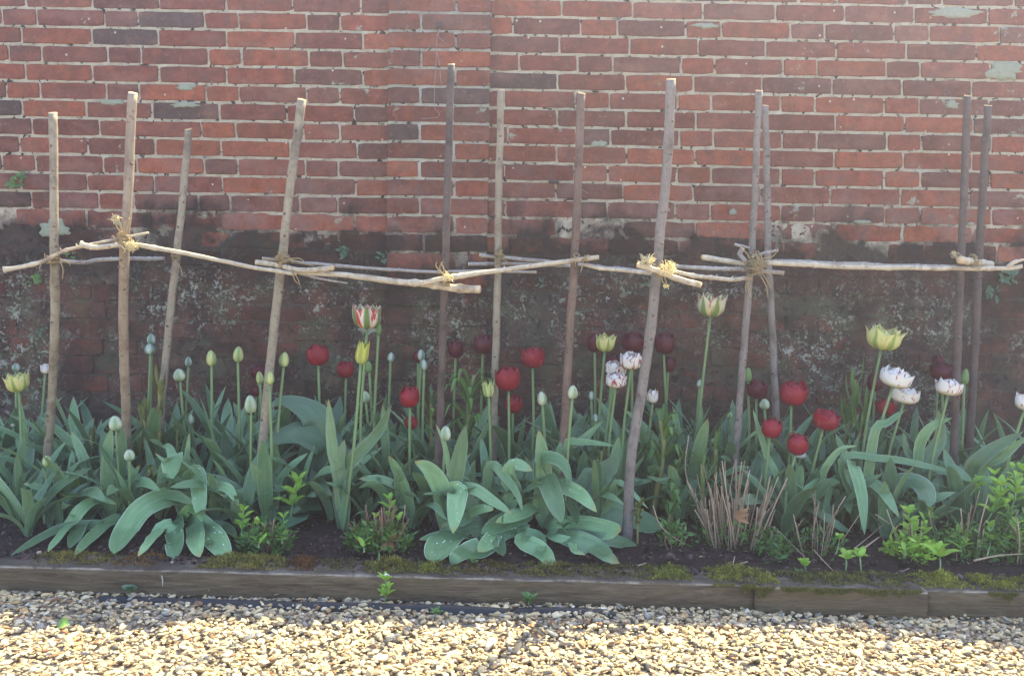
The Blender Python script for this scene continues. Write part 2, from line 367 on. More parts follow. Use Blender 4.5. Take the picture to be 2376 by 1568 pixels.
def simple(name, c, rough=.7, spec=.3, var=.3, sc=40):
    M = NT(name); n = M.noise(M.coord('Object'), sc, 4, .6)
    M.base(M.mix(n, tuple(x*(1-var) for x in c), tuple(min(1,x*(1+var)) for x in c)), rough, spec); return M.m
MAT['film'] = simple('black_membrane', (.016,.017,.022), .5, .4)
MAT['moss'] = leafmat('moss', (.10,.105,.03), (.27,.26,.08), tr=.2, rough=.9, mfac=0, vein=3)
MAT['wire'] = simple('grey_wire', (.22,.20,.22), .5, .5)
MAT['white'] = simple('white_petal', (.75,.76,.62), .5, .3)
MAT['drop'] = simple('dew', (.80,.86,.84), .08, .8, .05)
MAT['paleline'] = simple('split_fibre', (.42,.39,.35), .8)
MAT['lichen'] = simple('grey_lichen', (.22,.25,.20), .9, .1, .3, 90)
MAT['iron'] = simple('rusty_iron', (.06,.045,.045), .7, .3)
# ------------------------------------------------------------------ the old brick wall
def rowz(i):           # z of the mortar line above course i
    return P(0, 17+42.35*(i-1), WALLY).z
def U(u): return u*0.3559            # crop units -> photo px
def joints(a, b, c): return [U(x) for x in a] + [U(x+2200) for x in b] + [U(x+4403) for x in c]
JN = {
0: joints([163,600,1035,1473,1905],[150,'P',780,'Q',1463,1925] and [150,780,1463,1925],[180,655,1105,1558,2040]),
1: joints([12,238,680,898,1333,1553,1997],[17,550,1145,1585,1827],[68,303,752,975,1427,1658,2118]),
2: joints([140,595,1030,1475,1920],[165,775,1448,1905],[150,590,1050,1508,1965]),
3: joints([55,270,703,918,1357,1575,2012],[33,550,1183,1567,1795],[38,258,703,925,1378,1598,2055]),
4: joints([165,600,1037,1475,1918],[165,775,1435,1878],[120,567,1022,1482,1935]),
5: joints([40,260,692,905,1343,1557,1998],[15,545,1085,1553,1775],[15,235,687,912,1365,1593,2047]),
6: joints([143,560,990,1430,1868],[108,750,1433,1883],[135,590,1045,1497,1945]),
7: joints([207,648,870,1312,1535,1975],[15,540,1110,1560,1780],[28,248,698,925,1380,1608,2065]),
8: joints([127,570,1010,1440,1890],[128,765,1430,1885],[130,585,1035,1488,1937]),
9: joints([10,232,670,890,1330,1550,1990],[5,540,1090,1543,1763],[10,235,688,908,1365,1600,2055]),
10: joints([135,568,1005,1447,1895],[118,765,1425,1862],[115,560,1012,1468,1920]),
11: joints([203,643,870,1290,1500,1955],[0,543,1095,1545,1760],[0,228,690,905,1368,1600,2065]),
12: joints([100,560,985,1440,1880],[108,765,1430,1865],[135,585,1040,1480,1940]),
}
PIERY = WALLY-0.032
PL, PR = P(898, 300, PIERY).x, P(1135, 300, PIERY).x
def brickcol(i):
    r = random.random()
    base = [(.215,.068,.042),(.175,.060,.042),(.235,.080,.045),(.150,.058,.043),(.265,.090,.048),(.185,.072,.052)][int(R(0,6))]
    if r < .035: base = (.085,.062,.062)
    elif r < .18: base = (.155,.075,.060)
    f = R(.68,1.1); return (base[0]*f*1.14, base[1]*f*1.0, base[2]*f*.90, 1)
def brick(mb, x0, x1, z0, z1, Y, depth, rough, colr):
    # rounded, wobbly-edged face standing proud of the mortar bed
    pts = []; n = max(4, int((x1-x0)/.018)); s = R(0,99)
    rc = R(.0015,.0045)
    def side(ax, az, bx, bz, k):
        for j in range(k):
            t = j/k; pts.append((ax+(bx-ax)*t, az+(bz-az)*t))
    side(x0+rc, z0, x1-rc, z0, n); side(x1, z0+rc, x1, z1-rc, 3); side(x1-rc, z1, x0+rc, z1, n); side(x0, z1-rc, x0, z0+rc, 3)
    cx, cz = (x0+x1)/2, (z0+z1)/2
    q = []
    for (x,z) in pts:
        nx = mnoise.noise(Vector((x*28, z*28, s)))*rough; nz = (mnoise.noise(Vector((x*20, z*24, s+9)))+.5*mnoise.noise(Vector((x*70, z*70, s+3))))*rough
        q.append((x+nx, z+nz))
    tl = R(-.0015,.0015); yo = R(-.0015,.002)
    N = len(q); vs=[]
    for x,z in q: vs.append((x, Y+depth, z))
    for x,z in q: vs.append((x+(cx-x)/abs(x1-x0)*.003, Y+.0018, z+(cz-z)/abs(z1-z0)*.003))
    for x,z in q: vs.append((x+(cx-x)/abs(x1-x0)*.006, Y+yo+tl*(x-cx)/(x1-x0), z+(cz-z)/abs(z1-z0)*.006))
    fs = [(i,(i+1)%N,N+(i+1)%N,N+i) for i in range(N)] + [(N+i,N+(i+1)%N,2*N+(i+1)%N,2*N+i) for i in range(N)] + [tuple(2*N+i for i in range(N))]
    mb.add(vs, fs, None, colr)
wall = thing('garden_wall', (0, WALLY, 0), 'tall old red brick garden wall with pale mortar and a damp black foot behind the flower bed', 'wall')
XL, XR = -3.6, 3.6
bm_, pm_ = MB(), MB()
spc_s = 1.0
ROWS = range(-8, 30)
DARK = {(5,4),(7,8)}
for i in ROWS:
    zt, zb = rowz(i), rowz(i+1)
    if zb < -.05: break
    if zt > 1.85: continue
    if i in JN:
        ymid = 17+42.35*(i-.5)
        js = [P(x, ymid + (x/2376)*44, WALLY).x for x in JN[i]]
    else:
        src = JN[11 if i % 2 else 12] if i > 12 else JN[1 if i % 2 else 2]
        sh = R(-.03,.03); js = [P(x, 600, WALLY).x + sh + R(-.006,.006) for x in src]
    js = sorted(js)
    while js[0] > XL:
        js.insert(0, js[0]-(.235 if i%2==0 else (.115 if len(js)%2 else .235)))
    while js[-1] < XR:
        js.append(js[-1]+(.235 if i%2==0 else (.115 if len(js)%2 else .235)))
    hz = .0036; low = i > 11
    ro = .0022 if not low else .006
    for a, b in zip(js[:-1], js[1:]):
        segs = [(a,b)]
        if b > PL and a < PL: segs = [(a, PL+.006),]; 
        elif a > PL-.0 and b < PR: segs = []
        if a < PR < b: segs = [(PR-.004, b)] + ([(a, PL+.006)] if a < PL else [])
        for (s0,s1) in segs:
            if s1-s0 < .03: 
                continue
            g = R(.0012,.0030)
            brick(bm_, s0+g, s1-g, zb+hz+R(-.001,.001), zt-hz+R(-.001,.001), WALLY+ (R(-.002,.006) if low else 0), .012, ro, brickcol(i))
    # pier course
    jp = [PL, PR]
    inner = [x for x in js if PL+.05 < x < PR-.05]
    if i%2==0: inner = inner[:1] or [PL+.225]
    else: inner = inner[:1] or [PL+.11]
    jp = [PL]+inner+[PR]
    for a, b in zip(jp[:-1], jp[1:]):
        g0 = -.001 if a==PL else R(.002,.004); g1 = -.001 if b==PR else R(.002,.004)
        brick(pm_, a+g0, b-g1, zb+hz, zt-hz, PIERY+(R(-.001,.004) if low else 0), .012, ro*.8, brickcol(i))
# solid body behind the faces, with a coping of brick on edge whose top is a little uneven, with a hump added for its shadow
WTOP = 1.93
brk = bm_.build('brickwork', MAT['brick'], wall, smooth=False)
mm = MB()
def box(mb, x0,x1,y0,y1,z0,z1,c=None):
    mb.add([(x0,y0,z0),(x1,y0,z0),(x1,y1,z0),(x0,y1,z0),(x0,y0,z1),(x1,y0,z1),(x1,y1,z1),(x0,y1,z1)],
           [(0,3,2,1),(4,5,6,7),(0,1,5,4),(1,2,6,5),(2,3,7,6),(3,0,4,7)], None, c)
nx = 400; vs=[]; fs=[]
for zi,zz in enumerate(np.linspace(-.1, 1.845, 110)):
    for k in range(nx+1):
        x = XL+(XR-XL)*k/nx; vs.append((x, WALLY+.0047+.0015*mnoise.noise(Vector((x*30,zz*30,1))), zz))
for zi in range(109):
    for k in range(nx): a=zi*(nx+1)+k; fs.append((a,a+1,a+nx+2,a+nx+1))
mm.add(vs, fs); box(mm, XL, XR, WALLY+.015, WALLY+.34, -.1, 1.842)
mm.build('mortar', MAT['mortar'], wall)
pr = pm_.build('pier', MAT['pbrick'], wall, smooth=False)
mp_ = MB(); box(mp_, PL+.003, PR-.003, PIERY+.0050, WALLY+.02, -.1, 1.84); mp_.build('mortar', MAT['pmortar'], pr)
cp = MB(); x = XL
while x < XR:                      # coping bricks on edge
    w = R(.062,.07); h = WTOP + .012*math.sin(x*2.3) + R(-.008,.008)
    shadow_hump = max(0, 1-abs(x-1.95)/.42); h += .20*shadow_hump*shadow_hump*(3-2*shadow_hump)  # raised stretch out of view, added to deepen the wall's shadow on the gravel
    if abs(x+.62) < .25: h -= .0
    box(cp, x+.004, x+w-.004, WALLY-.006, WALLY+.33, 1.848, h, brickcol(0)); x += w
box(cp, PL-.01, PR+.01, PIERY-.012, WALLY-.0065, 1.85, 1.998, brickcol(0)); cp.build('coping', MAT['brick'], wall, smooth=False)
# ------------------------------------------------------------------ ground, soil
gm = MB(); gm.add([(-60,-60,-.012),(60,-60,-.012),(60,60,-.012),(-60,60,-.012)], [(0,1,2,3)])
tag(gm.build('ground', MAT['ground']), kind='structure')
SF = 2.36
sm = MB(); nx, ny = 620, 80; vs=[]; fs=[]
for j in range(ny+1):
    for k in range(nx+1):
        x = -3.4+6.8*k/nx; y = 2.30+.81*j/ny
        z = soil_z(x,y) + .011*mnoise.noise(Vector((x*33,y*33,5))) + .006*mnoise.noise(Vector((x*80,y*80,8)))
        if y < 2.33: z = min(z, .02)
        vs.append((x,y,z))
for j in range(ny):
    for k in range(nx): a=j*(nx+1)+k; fs.append((a,a+1,a+nx+2,a+nx+1))
sm.add(vs, fs); tag(sm.build('soil', MAT['soil']), kind='structure')
# generic scatter of angular stones (numpy, one mesh)
def ico():
    t=(1+5**.5)/2
    v=np.array([(-1,t,0),(1,t,0),(-1,-t,0),(1,-t,0),(0,-1,t),(0,1,t),(0,-1,-t),(0,1,-t),(t,0,-1),(t,0,1),(-t,0,-1),(-t,0,1)],float); v/=np.linalg.norm(v[0])
    f=[(0,11,5),(0,5,1),(0,1,7),(0,7,10),(0,10,11),(1,5,9),(5,11,4),(11,10,2),(10,7,6),(7,1,8),(3,9,4),(3,4,2),(3,2,6),(3,6,8),(3,8,9),(4,9,5),(2,4,11),(6,2,10),(8,6,7),(9,8,1)]
    vl=[tuple(a) for a in v]; cache={}; nf=[]
    def mid(a,b):
        k=(min(a,b),max(a,b))
        if k not in cache:
            p=(np.array(vl[a])+np.array(vl[b]))/2; p/=np.linalg.norm(p); vl.append(tuple(p)); cache[k]=len(vl)-1
        return cache[k]
    for a,b,c in f:
        ab,bc,ca=mid(a,b),mid(b,c),mid(c,a); nf+=[(a,ab,ca),(b,bc,ab),(c,ca,bc),(ab,bc,ca)]
    return np.array(vl), np.array(nf)
IV, IF = ico()
def stones(name, pos, size, cols, mat, flat=.52, cut=True):
    N=len(pos); K=len(IV); rs=np.random.RandomState(5)
    nv=14; var=[]
    for _ in range(nv):
        p=IV.copy()
        for __ in range(13):                    # chop by random planes -> angular chips
            n=rs.normal(size=3); n/=np.linalg.norm(n); d=rs.uniform(.38,.72); s=p@n; o=s>d
            p[o]-= np.outer(s[o]-d, n)
        p += rs.normal(scale=.02,size=p.shape); var.append(p)
    var=np.array(var)[rs.randint(0,nv,N)]
    sc=np.stack([rs.uniform(.75,1.25,N), rs.uniform(.6,1.0,N), rs.uniform(flat*.7,flat*1.25,N)],1)*np.asarray(size)[:,None]
    v=var*sc[:,None,:]
    ang=rs.uniform(0,2*math.pi,N); tx=rs.normal(scale=.28,size=N); ty=rs.normal(scale=.28,size=N)
    def rot(v,a,i,j):
        c,s=np.cos(a)[:,None],np.sin(a)[:,None]; A=v[:,:,i]*c-v[:,:,j]*s; B=v[:,:,i]*s+v[:,:,j]*c; v=v.copy(); v[:,:,i]=A; v[:,:,j]=B; return v
    v=rot(rot(rot(v,ang,0,1),tx,1,2),ty,0,2)+np.asarray(pos)[:,None,:]
    f=(IF[None]+ (np.arange(N)*K)[:,None,None]).reshape(-1,3)
    me=bpy.data.meshes.new(name); me.vertices.add(N*K); me.vertices.foreach_set('co', v.astype(np.float32).ravel())
    me.loops.add(len(f)*3); me.loops.foreach_set('vertex_index', f.astype(np.int32).ravel())
    me.polygons.add(len(f)); me.polygons.foreach_set('loop_start', np.arange(0,len(f)*3,3,dtype=np.int32)); me.update(calc_edges=True)
    ca=me.color_attributes.new('tint','FLOAT_COLOR','POINT')
    c=np.ones((N,K,4),np.float32); c[:,:,:3]=np.asarray(cols)[:,None,:]; ca.data.foreach_set('color', c.ravel())
    me.materials.append(mat); o=bpy.data.objects.new(name,me); col.objects.link(o); return o
# gravel
N=46000
gx=np.random.uniform(-2.7,2.7,N); gy=2.245-1.25*np.random.uniform(0,1,N)**1.25
keep = np.abs(gx) < .35+gy*.68+.25; gx=gx[keep]; gy=gy[keep]; N=len(gx)
size=np.clip(np.random.lognormal(math.log(.0083),.33,N),.003,.017)
hump = .010*np.sin(gx*3.1+1)*np.cos(gy*9)+.006*np.sin(gx*11)
gz=np.random.uniform(-.006,.001,N)+hump*.25
palette=np.array([(.58,.49,.33),(.50,.41,.27),(.64,.56,.42),(.38,.31,.23),(.26,.23,.19),(.46,.32,.18),(.25,.14,.09),(.32,.31,.30),(.70,.65,.56),(.12,.11,.10)])
pi=np.random.choice(len(palette),N,p=[.19,.15,.13,.12,.10,.07,.04,.09,.06,.05])
cols=np.clip(palette[pi]*np.array([.98,.95,.84])*np.random.uniform(.85,1.12,(N,1)),0,.8)
# keep the slot where the membrane edge shows
mY = lambda x: np.interp(x, [-1.4,-.95,-.5,-.1,.25,.6], [2.20,2.17,2.145,2.135,2.13,2.09])
slot = (gx>-1.05)&(gx<.28)&(np.abs(gy-mY(gx)+.010)<.001+.011*np.sin(gx*6.3+1.9))
gx,gy,gz,size,cols = (a[~slot] for a in (gx,gy,gz,size,cols))
tag(stones('gravel', np.stack([gx,gy,gz],1), size, cols, MAT['stone']), 'loose cream and brown gravel filling the path in front of the timber edging', 'gravel', kind='stuff')
# soil crumbs and small stones
yl_=lambda x: (G(0,1312,.063).y+(G(1780,1357,.063).y-G(0,1312,.063).y)*(x-G(0,1312,.063).x)/(G(1780,1357,.063).x-G(0,1312,.063).x))
N=11000; cx_=np.random.uniform(-2.4,2.4,N); cy_=np.random.uniform(2.345,3.07,N)
e_=np.arange(N)<1900; cy_[e_]=yl_(cx_[e_])+np.random.uniform(.045,.13,e_.sum())**1.0
cz_=np.array([max(soil_z(a,b), .063 if b<2.37 else 0) for a,b in zip(cx_,cy_)])+.004
cs=np.clip(np.random.lognormal(math.log(.0045),.45,N),.002,.016)
tag(stones('soil_crumbs', np.stack([cx_,cy_,cz_],1), cs, np.ones((N,3))*np.random.uniform(.5,3.0,(N,1))**1.3, MAT['soil'], .8), 'dark crumbly earth lying on the bed', 'earth', kind='stuff')
for k,(x,y,s,lab) in enumerate([(91,1281,.013,'small pinkish stone on the soil at the far left of the bed'),(400,1303,.008,'tiny white stone on the timber below the blunt drooping leaf'),(1215,1190,.009,'pale pebble on the soil right of the central leaf clump')]):
    p=G(x,y,.07); o=stones('pebble', [(0,0,0)], [s], [(.42,.34,.30)], MAT['stone']); o.location=p; tag(o, lab, 'pebble', 'loose pebbles on the bed')
# ------------------------------------------------------------------ timber edging
TZ=.063
def timber(name, x0, x1, lab, dy0, dy1, dz=0, curve=0):
    mb=MB(); n=int((x1-x0)/.02)+1; prof=[(0,-.06),(-.002,.0),(-.001,.3),(0.0,.7),(0.001,.93),(.005,1.0),(.03,1.012),(.07,1.0),(.112,1.0),(.118,.9),(.118,-.06)]
    vs=[];fs=[]; m_=len(prof)
    for i in range(n):
        t=i/(n-1); x=x0+(x1-x0)*t; yy=dy0+(dy1-dy0)*t
        for j,(a,b) in enumerate(prof):
            w=.0025*mnoise.noise(Vector((x*9,j*.9,1)))+.0015*mnoise.noise(Vector((x*45,j*2,4)))
            vs.append((x, yy+a+w, b*(TZ+dz)+w*1.6*(j>3)))
    for i in range(n-1):
        for j in range(m_-1): A=i*m_+j; fs.append((A,A+m_,A+m_+1,A+1))
    fs.append(tuple(range(m_))); fs.append(tuple((n-1)*m_+j for j in reversed(range(m_))))
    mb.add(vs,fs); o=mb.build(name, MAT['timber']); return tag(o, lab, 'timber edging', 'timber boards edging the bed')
pA=G(0,1312,TZ); pB=G(1780,1357,TZ); pC=G(2160,1367,TZ); pD=G(2376,1379,TZ)
def yl(x): return pA.y+(pB.y-pA.y)*(x-pA.x)/(pB.x-pA.x)
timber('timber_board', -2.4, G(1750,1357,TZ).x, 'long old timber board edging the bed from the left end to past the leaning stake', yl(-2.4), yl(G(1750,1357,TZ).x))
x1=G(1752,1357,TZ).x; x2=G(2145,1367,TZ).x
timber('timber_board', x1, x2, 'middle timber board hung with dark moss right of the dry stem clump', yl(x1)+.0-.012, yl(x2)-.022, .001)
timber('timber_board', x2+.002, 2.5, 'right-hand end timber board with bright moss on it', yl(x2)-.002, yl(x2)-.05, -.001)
FACE = lambda x: yl(x) if x < x1 else yl(x)-.012
# pale splits and marks on the board
for (x,y,h,lab) in [(375,1334,26,'upright white sliver on the timber face left of the drooping leaf'),(29,1375,32,'pale streak on the timber face at the far left'),(121,1382,24,'short pale streak on the timber face beneath the first stake')]:
    z=CAMZ; p=P(x,y,yl(-1)); mb=MB(); w=.0012
    Yf=yl(p.x)-.003; p=P(x,y,Yf); q=P(x+2,y+h,Yf); tube(mb, catmull([p, (p+q)/2+Vector((.0015,0,0)), q],5), [.001,.0018,.0016,.0014,.0006],5)
    tag(mb.build('wood_sliver', MAT['paleline']), lab, 'sliver', 'pale slivers on the timber face')
# membrane strip
def strip(x0,x1,hf,lab):
    mb=MB(); n=90; vs=[];fs=[]
    for i in range(n+1):
        t=i/n; x=x0+(x1-x0)*t; e=max(0,math.sin(math.pi*t))**.5; y=float(mY(x))
        h=hf(t)*e; wv=.004*mnoise.noise(Vector((x*9,0,0)))
        vs += [(x,y-.014+wv,-.012),(x,y-.010+wv,-.001+h*.35),(x,y-.003+wv,.002+h),(x,y+.003+wv,.001+h),(x,y+.006+wv,-.014)]
    for i in range(n):
        for j in range(4): A=i*5+j; fs.append((A,A+5,A+6,A+1))
    mb.add(vs,fs); tag(mb.build('membrane_strip', MAT['film']), lab, 'ground membrane', 'black membrane showing through the gravel')
strip(-1.02,.0,lambda t:.002+.011*t*t,'black weed membrane edge poking up through the gravel left of the timber weed')
strip(.02,.27,lambda t:.008,'short black membrane fold in the gravel right of the yellow flowering weed')
# ------------------------------------------------------------------ moss
patches=[(0,215,.5,(1.1,.95,.7),.010),(215,330,.4,(.9,.5,.4),.012),(430,640,1,(1.25,1.15,.8),.016),(640,720,.9,(.75,.35,.35),.017),(720,830,.3,(.7,.6,.5),.008),(830,960,.9,(1,.95,.6),.014),(960,1060,.8,(1.1,1.15,.7),.013),(1060,1200,.5,(.7,.55,.4),.011),(1200,1340,.8,(.9,.85,.6),.014),(1340,1500,.35,(.8,.75,.5),.009),(1500,1610,1,(1.1,1.2,.7),.015),(1640,1800,1.1,(1.3,1.35,.8),.020),(1800,2110,.7,(.75,.8,.6),.011),(2110,2225,1.1,(1.35,1.45,.7),.018),(2225,2330,.9,(1.3,1.35,.5),.015),(2330,2400,.8,(1.2,1.25,.6),.014)]
mb=MB()
def blade(mb, p, d, L, w, c):
    sd_=Vector((R(-1,1),R(-1,1),0)); sd_=sd_.normalized() if sd_.length>.01 else Vector((1,0,0))
    q=p+d*L; m_=p+d*(L*.5)+Vector((R(-1,1),R(-1,1),R(-.3,.6)))*L*.15
    mb.add([p-sd_*w, p+sd_*w, m_+sd_*w*.8, m_-sd_*w*.8, q],[(0,1,2,3),(3,2,4)],None,c)
for (a,b,den,tc,h) in patches:
    n=int((b-a)*40*den)
    for _ in range(n):
        px_=R(a,b); t=(px_-a)/(b-a); env=math.sin(math.pi*min(1,max(0,t)))**.4
        x=G(px_,1340,TZ).x; f=R(0,1); yy=FACE(x)+.012+.10*f**.7
        dens=.6*mnoise.noise(Vector((x*22,yy*30,a)))+.5*mnoise.noise(Vector((x*75,yy*90,a)))+.30*env
        if dens<.14: continue
        hh=h*1.25*env*(.25+1.3*dens)*math.sin(math.pi*(.15+.8*(1-f)))**.5
        v=R(.25,1.6)*(.55+.9*max(0,dens)); w_=R(0,1)<.12; d=Vector((R(-.7,.7),R(-.9,.5),R(.2,1))).normalized()
        blade(mb, Vector((x,yy,TZ+hh*R(.1,1))), d, R(.004,.008), R(.0006,.0012), (tc[0]*v,tc[1]*v,tc[2]*v,1))
for (a,b,den,hang) in [(1715,1785,1.0,.034),(1800,1860,.7,.022),(1865,1960,.8,.026),(1960,2110,.9,.024),(2255,2320,.9,.022),(1650,1700,.3,.008)]:
    for _ in range(int((b-a)*22*den)):
        px_=R(a,b); x=G(px_,1350,TZ).x
        e=math.sin(math.pi*(px_-a)/(b-a))**.5*max(0,(.6+mnoise.noise(Vector((x*45,0,2))))); dz=R(0,1)*hang*e
        v=R(.4,1.2); blade(mb, Vector((x,FACE(x)-.002-R(0,.006),TZ+.004-dz)), Vector((R(-.5,.5),R(-.8,0),R(-.9,.2))).normalized(), R(.004,.009), R(.0006,.0013), (.8*v,.8*v,.5*v,1))
tag(mb.build('moss', MAT['moss']), 'yellow-green and rusty moss cushions growing along the top of the timber edging', 'moss', kind='stuff')
# ------------------------------------------------------------------ stakes
BACKY={}
stakes=[
('grey',2.56,20,[(123,266),(126,600),(128,700),(122,900),(110,1060),(106,1190)],'pale straight stake, first from the left, standing apart from the others'),
('tan',2.49,22,[(307,220),(298,450),(290,560),(287,750),(293,1000),(295,1120),(296,1150)],'thick tan peeling stake, second from the left, tied with a frayed bow'),
('grey',2.88,17,[(438,303),(420,500),(405,640),(380,880),(368,1060),(366,1110)],'speckled shorter stake behind the lit rod, third from the left'),
('grey',2.66,21,[(700,235),(672,440),(655,600),(640,720),(625,870),(612,1000),(600,1150)],'leaning pale stake with dark knots, fourth from the left'),
('purple',2.52,18,[(1047,153),(1040,400),(1033,600),(1027,800),(1020,980),(1012,1190),(1010,1230)],'tallest dark purple stake in front of the brick pier'),
('grey',2.86,17,[(1163,212),(1157,450),(1155,600),(1150,830),(1145,1000),(1143,1110)],'thin grey stake just right of the dark purple stake'),
('brown',2.62,19,[(1349,220),(1340,440),(1333,600),(1322,780),(1310,1000),(1305,1190)],'brown rough-barked stake with an orange cut top'),
('mauve',2.53,23,[(1557,188),(1548,380),(1530,560),(1515,720),(1490,900),(1465,1060),(1455,1245)],'thick curving grey stake leaning left whose foot shows beside broad leaves'),
('mauve',2.74,16,[(1761,214),(1752,440),(1743,600),(1730,760),(1715,950),(1703,1120),(1700,1180)],'thin mauve stake, left one of the pair crossing at a big knot of twine'),
('mauve',2.92,16,[(1776,248),(1780,440),(1783,600),(1793,780),(1800,950),(1812,1090)],'grey stake leaning right, right one of the pair crossing at a big knot of twine'),
('purple',2.70,17,[(2245,226),(2237,440),(2230,600),(2222,800),(2213,1050),(2210,1180)],'dark slim stake, second from the right, behind a cut rod stub'),
('purple',2.88,17,[(2293,248),(2283,400),(2272,600),(2265,760),(2255,930),(2245,1100)],'dark stake at the far right leaning slightly right'),
]
for (bk,Y,w,pts,lab) in stakes:
    Yb={'pale straight stake':2.80,'thick tan peeling s':2.80,'tallest dark purple':2.62}.get(lab[:19],Y); pp=[P(x,y,Y+(Yb-Y)*max(0,(y-620)/(pts[-1][1]-620.))) for x,y in pts]; foot=pp[-1]; Y=foot.y; Yr=pts and pp[0].y; d=(pp[-1]-pp[-2]).normalized()
    gz_=soil_z(foot.x,Y)-.03
    if foot.z>gz_: pp[-1]= foot + d*((foot.z-gz_)/max(.2,-d.z))
    else: pp[-1]=Vector((foot.x,foot.y,gz_))
    base=Vector((pp[-1].x,pp[-1].y,gz_+.03)); t=thing('wooden_stake', base, lab, 'stake', 'rough wooden stakes standing in the bed')
    r=w/2/PXM(Yr); c=catmull(pp,60); kn=R(0,9)
    rads=[]
    for i in range(60):
        f=i/59; rr=r*(.94+.12*f)*(1+.05*mnoise.noise(Vector((f*9,kn,0))))
        if R(0,1)<.07: rr*=1.10
        rads.append(rr)
    c=[p+Vector((mnoise.noise(Vector((i*.25,kn,1))),0,0))*.0022 for i,p in enumerate(c)]
    mb=MB(); tube(mb,c,rads,14,True,None,.10); shaft=mb.build('shaft', MAT['b_'+bk], t)
    mb=MB(); tp=c[0]; up=(c[0]-c[1]).normalized(); tilt=Vector((R(-.25,.25),-.25,1)).normalized()
    ring=[]; a=tilt.orthogonal().normalized(); b=tilt.cross(a)
    ring=[tp+up*.0015+(a*math.cos(k*.524)+b*math.sin(k*.524))*rads[0]*R(.93,1.02) for k in range(12)]
    ring2=[p+tilt*.004 for p in ring]; mb.add(ring+ring2,[tuple(range(12,24))]+[(k,(k+1)%12,12+(k+1)%12,12+k) for k in range(12)])
    mb.build('cut_end', MAT['cut'], t)
    if True:
        for _ in range(8):
            i=int(R(4,45)); an=R(-2.6,-.5); q=c[i]+Vector((math.cos(an),math.sin(an),0))*rads[i]*.95
            mb=MB(); tube(mb,[q,q+Vector((math.cos(an)*.004,math.sin(an)*.004,.002))],[R(.003,.0055),.0028],7); mb.build('knot', MAT['b_brown'], shaft)
# ------------------------------------------------------------------ rods
rods=[
('pale',[(10,626,2.50),(96,608,2.52),(137,588,2.50),(181,574,2.47),(273,554,2.45),(342,541,2.44)],11,5,'knobbly left-end rod rising from the first stake to the second'),
('pale',[(189,568,2.44),(215,574,2.435),(241,573,2.43),(273,568,2.44),(300,566,2.455)],13,11,'short stub with a flared cut end tied left of the second stake'),
('pale',[(296,566,2.45),(362,576,2.46),(462,594,2.50),(563,616,2.56),(630,627,2.61),(685,636,2.62)],11,9,'sunlit long rod running from the second stake down to the fourth'),
('palegrey',[(139,606,2.60),(193,609,2.62),(225,604,2.66),(281,601,2.70),(378,600,2.86)],10,9,'greyish rod behind the second stake, joining the first and third stakes'),
('pale',[(595,609,2.62),(640,615,2.63),(700,627,2.62),(770,622,2.58)],12,13,'short rod tied across the fourth stake with its cut end pointing right'),
('palegrey',[(611,600,2.69),(705,609,2.70),(786,617,2.72),(927,627,2.80),(1011,631,2.82),(1119,629,2.84),(1242,631,2.86)],8,7,'thin purplish rod running behind the dark purple stake'),
('pale',[(670,632,2.64),(754,635,2.61),(866,647,2.55),(979,659,2.49),(1047,667,2.475),(1111,671,2.47)],10,19,'stout rod thickening to a pale sawn end below the dark purple stake'),
('palegrey',[(690,634,2.66),(750,648,2.64),(806,657,2.62)],6,4,'thin twig hanging below the rod right of the fourth stake'),
('pale',[(981,656,2.455),(1031,645,2.46),(1147,629,2.50),(1215,620,2.54),(1270,613,2.57),(1331,604,2.58),(1387,598,2.585)],12,11,'rod rising from the dark purple stake to the brown stake'),
('palegrey',[(1115,592,2.83),(1170,598,2.82),(1270,607,2.76),(1359,616,2.70),(1451,625,2.60),(1512,633,2.56)],9,8,'slender silver rod running from the thin grey stake to the leaning stake'),
('palegrey',[(1089,613,2.88),(1150,612,2.88),(1215,613,2.86),(1323,616,2.72)],9,7,'dark weathered rod just behind the thin grey stake'),
('pale',[(1355,614,2.59),(1400,624,2.58),(1451,628,2.57),(1512,635,2.55)],8,9,'rod slanting from the brown stake to the bright frayed tie'),
('pale',[(1483,615,2.44),(1532,631,2.45),(1572,647,2.45),(1624,661,2.44)],15,14,'short stout sunlit rod with two round cut ends on the leaning stake'),
('pale',[(1545,627,2.49),(1600,638,2.50),(1652,644,2.55),(1700,648,2.62),(1741,643,2.70)],10,10,'rod sagging from the leaning stake to the big knot of twine'),
('palegrey',[(1564,618,2.57),(1652,622,2.62),(1716,625,2.68),(1760,629,2.70),(1817,634,2.70)],10,10,'grey rod passing under the big knot of twine'),
('pale',[(1632,597,2.68),(1692,607,2.69),(1735,613,2.695),(1771,612,2.69),(1799,607,2.68)],13,11,'short pale rod ending left of the crossing stakes'),
('pale',[(1771,609,2.66),(1868,614,2.65),(1988,620,2.65),(2109,621,2.65),(2229,623,2.65),(2338,622,2.65),(2370,618,2.65)],12,10,'long straight rod reaching from the crossing stakes to the right edge'),
('palegrey',[(1797,606,2.78),(1868,608,2.78),(1988,613,2.78),(2109,617,2.79),(2240,618,2.80),(2296,613,2.83)],9,8,'thinner rod lying just behind the long straight right-hand rod'),
('pale',[(2229,603,2.62),(2265,609,2.66),(2300,613,2.70)],18,15,'thick stub with an orange cut face tied to the dark slim stake'),
('palegrey',[(1704,567,2.69),(1722,571,2.69),(1738,575,2.70)],7,5,'tiny twig end poking up left of the crossing stakes'),
('palegrey',[(1722,578,2.68),(1717,590,2.68),(1730,606,2.68),(1738,618,2.69)],12,9,'bent knobbly rod end hooked on the left crossing stake'),
('palegrey',[(1748,596,2.68),(1775,587,2.68),(1803,581,2.69)],8,6,'short twig pointing right above the big knot of twine'),
]
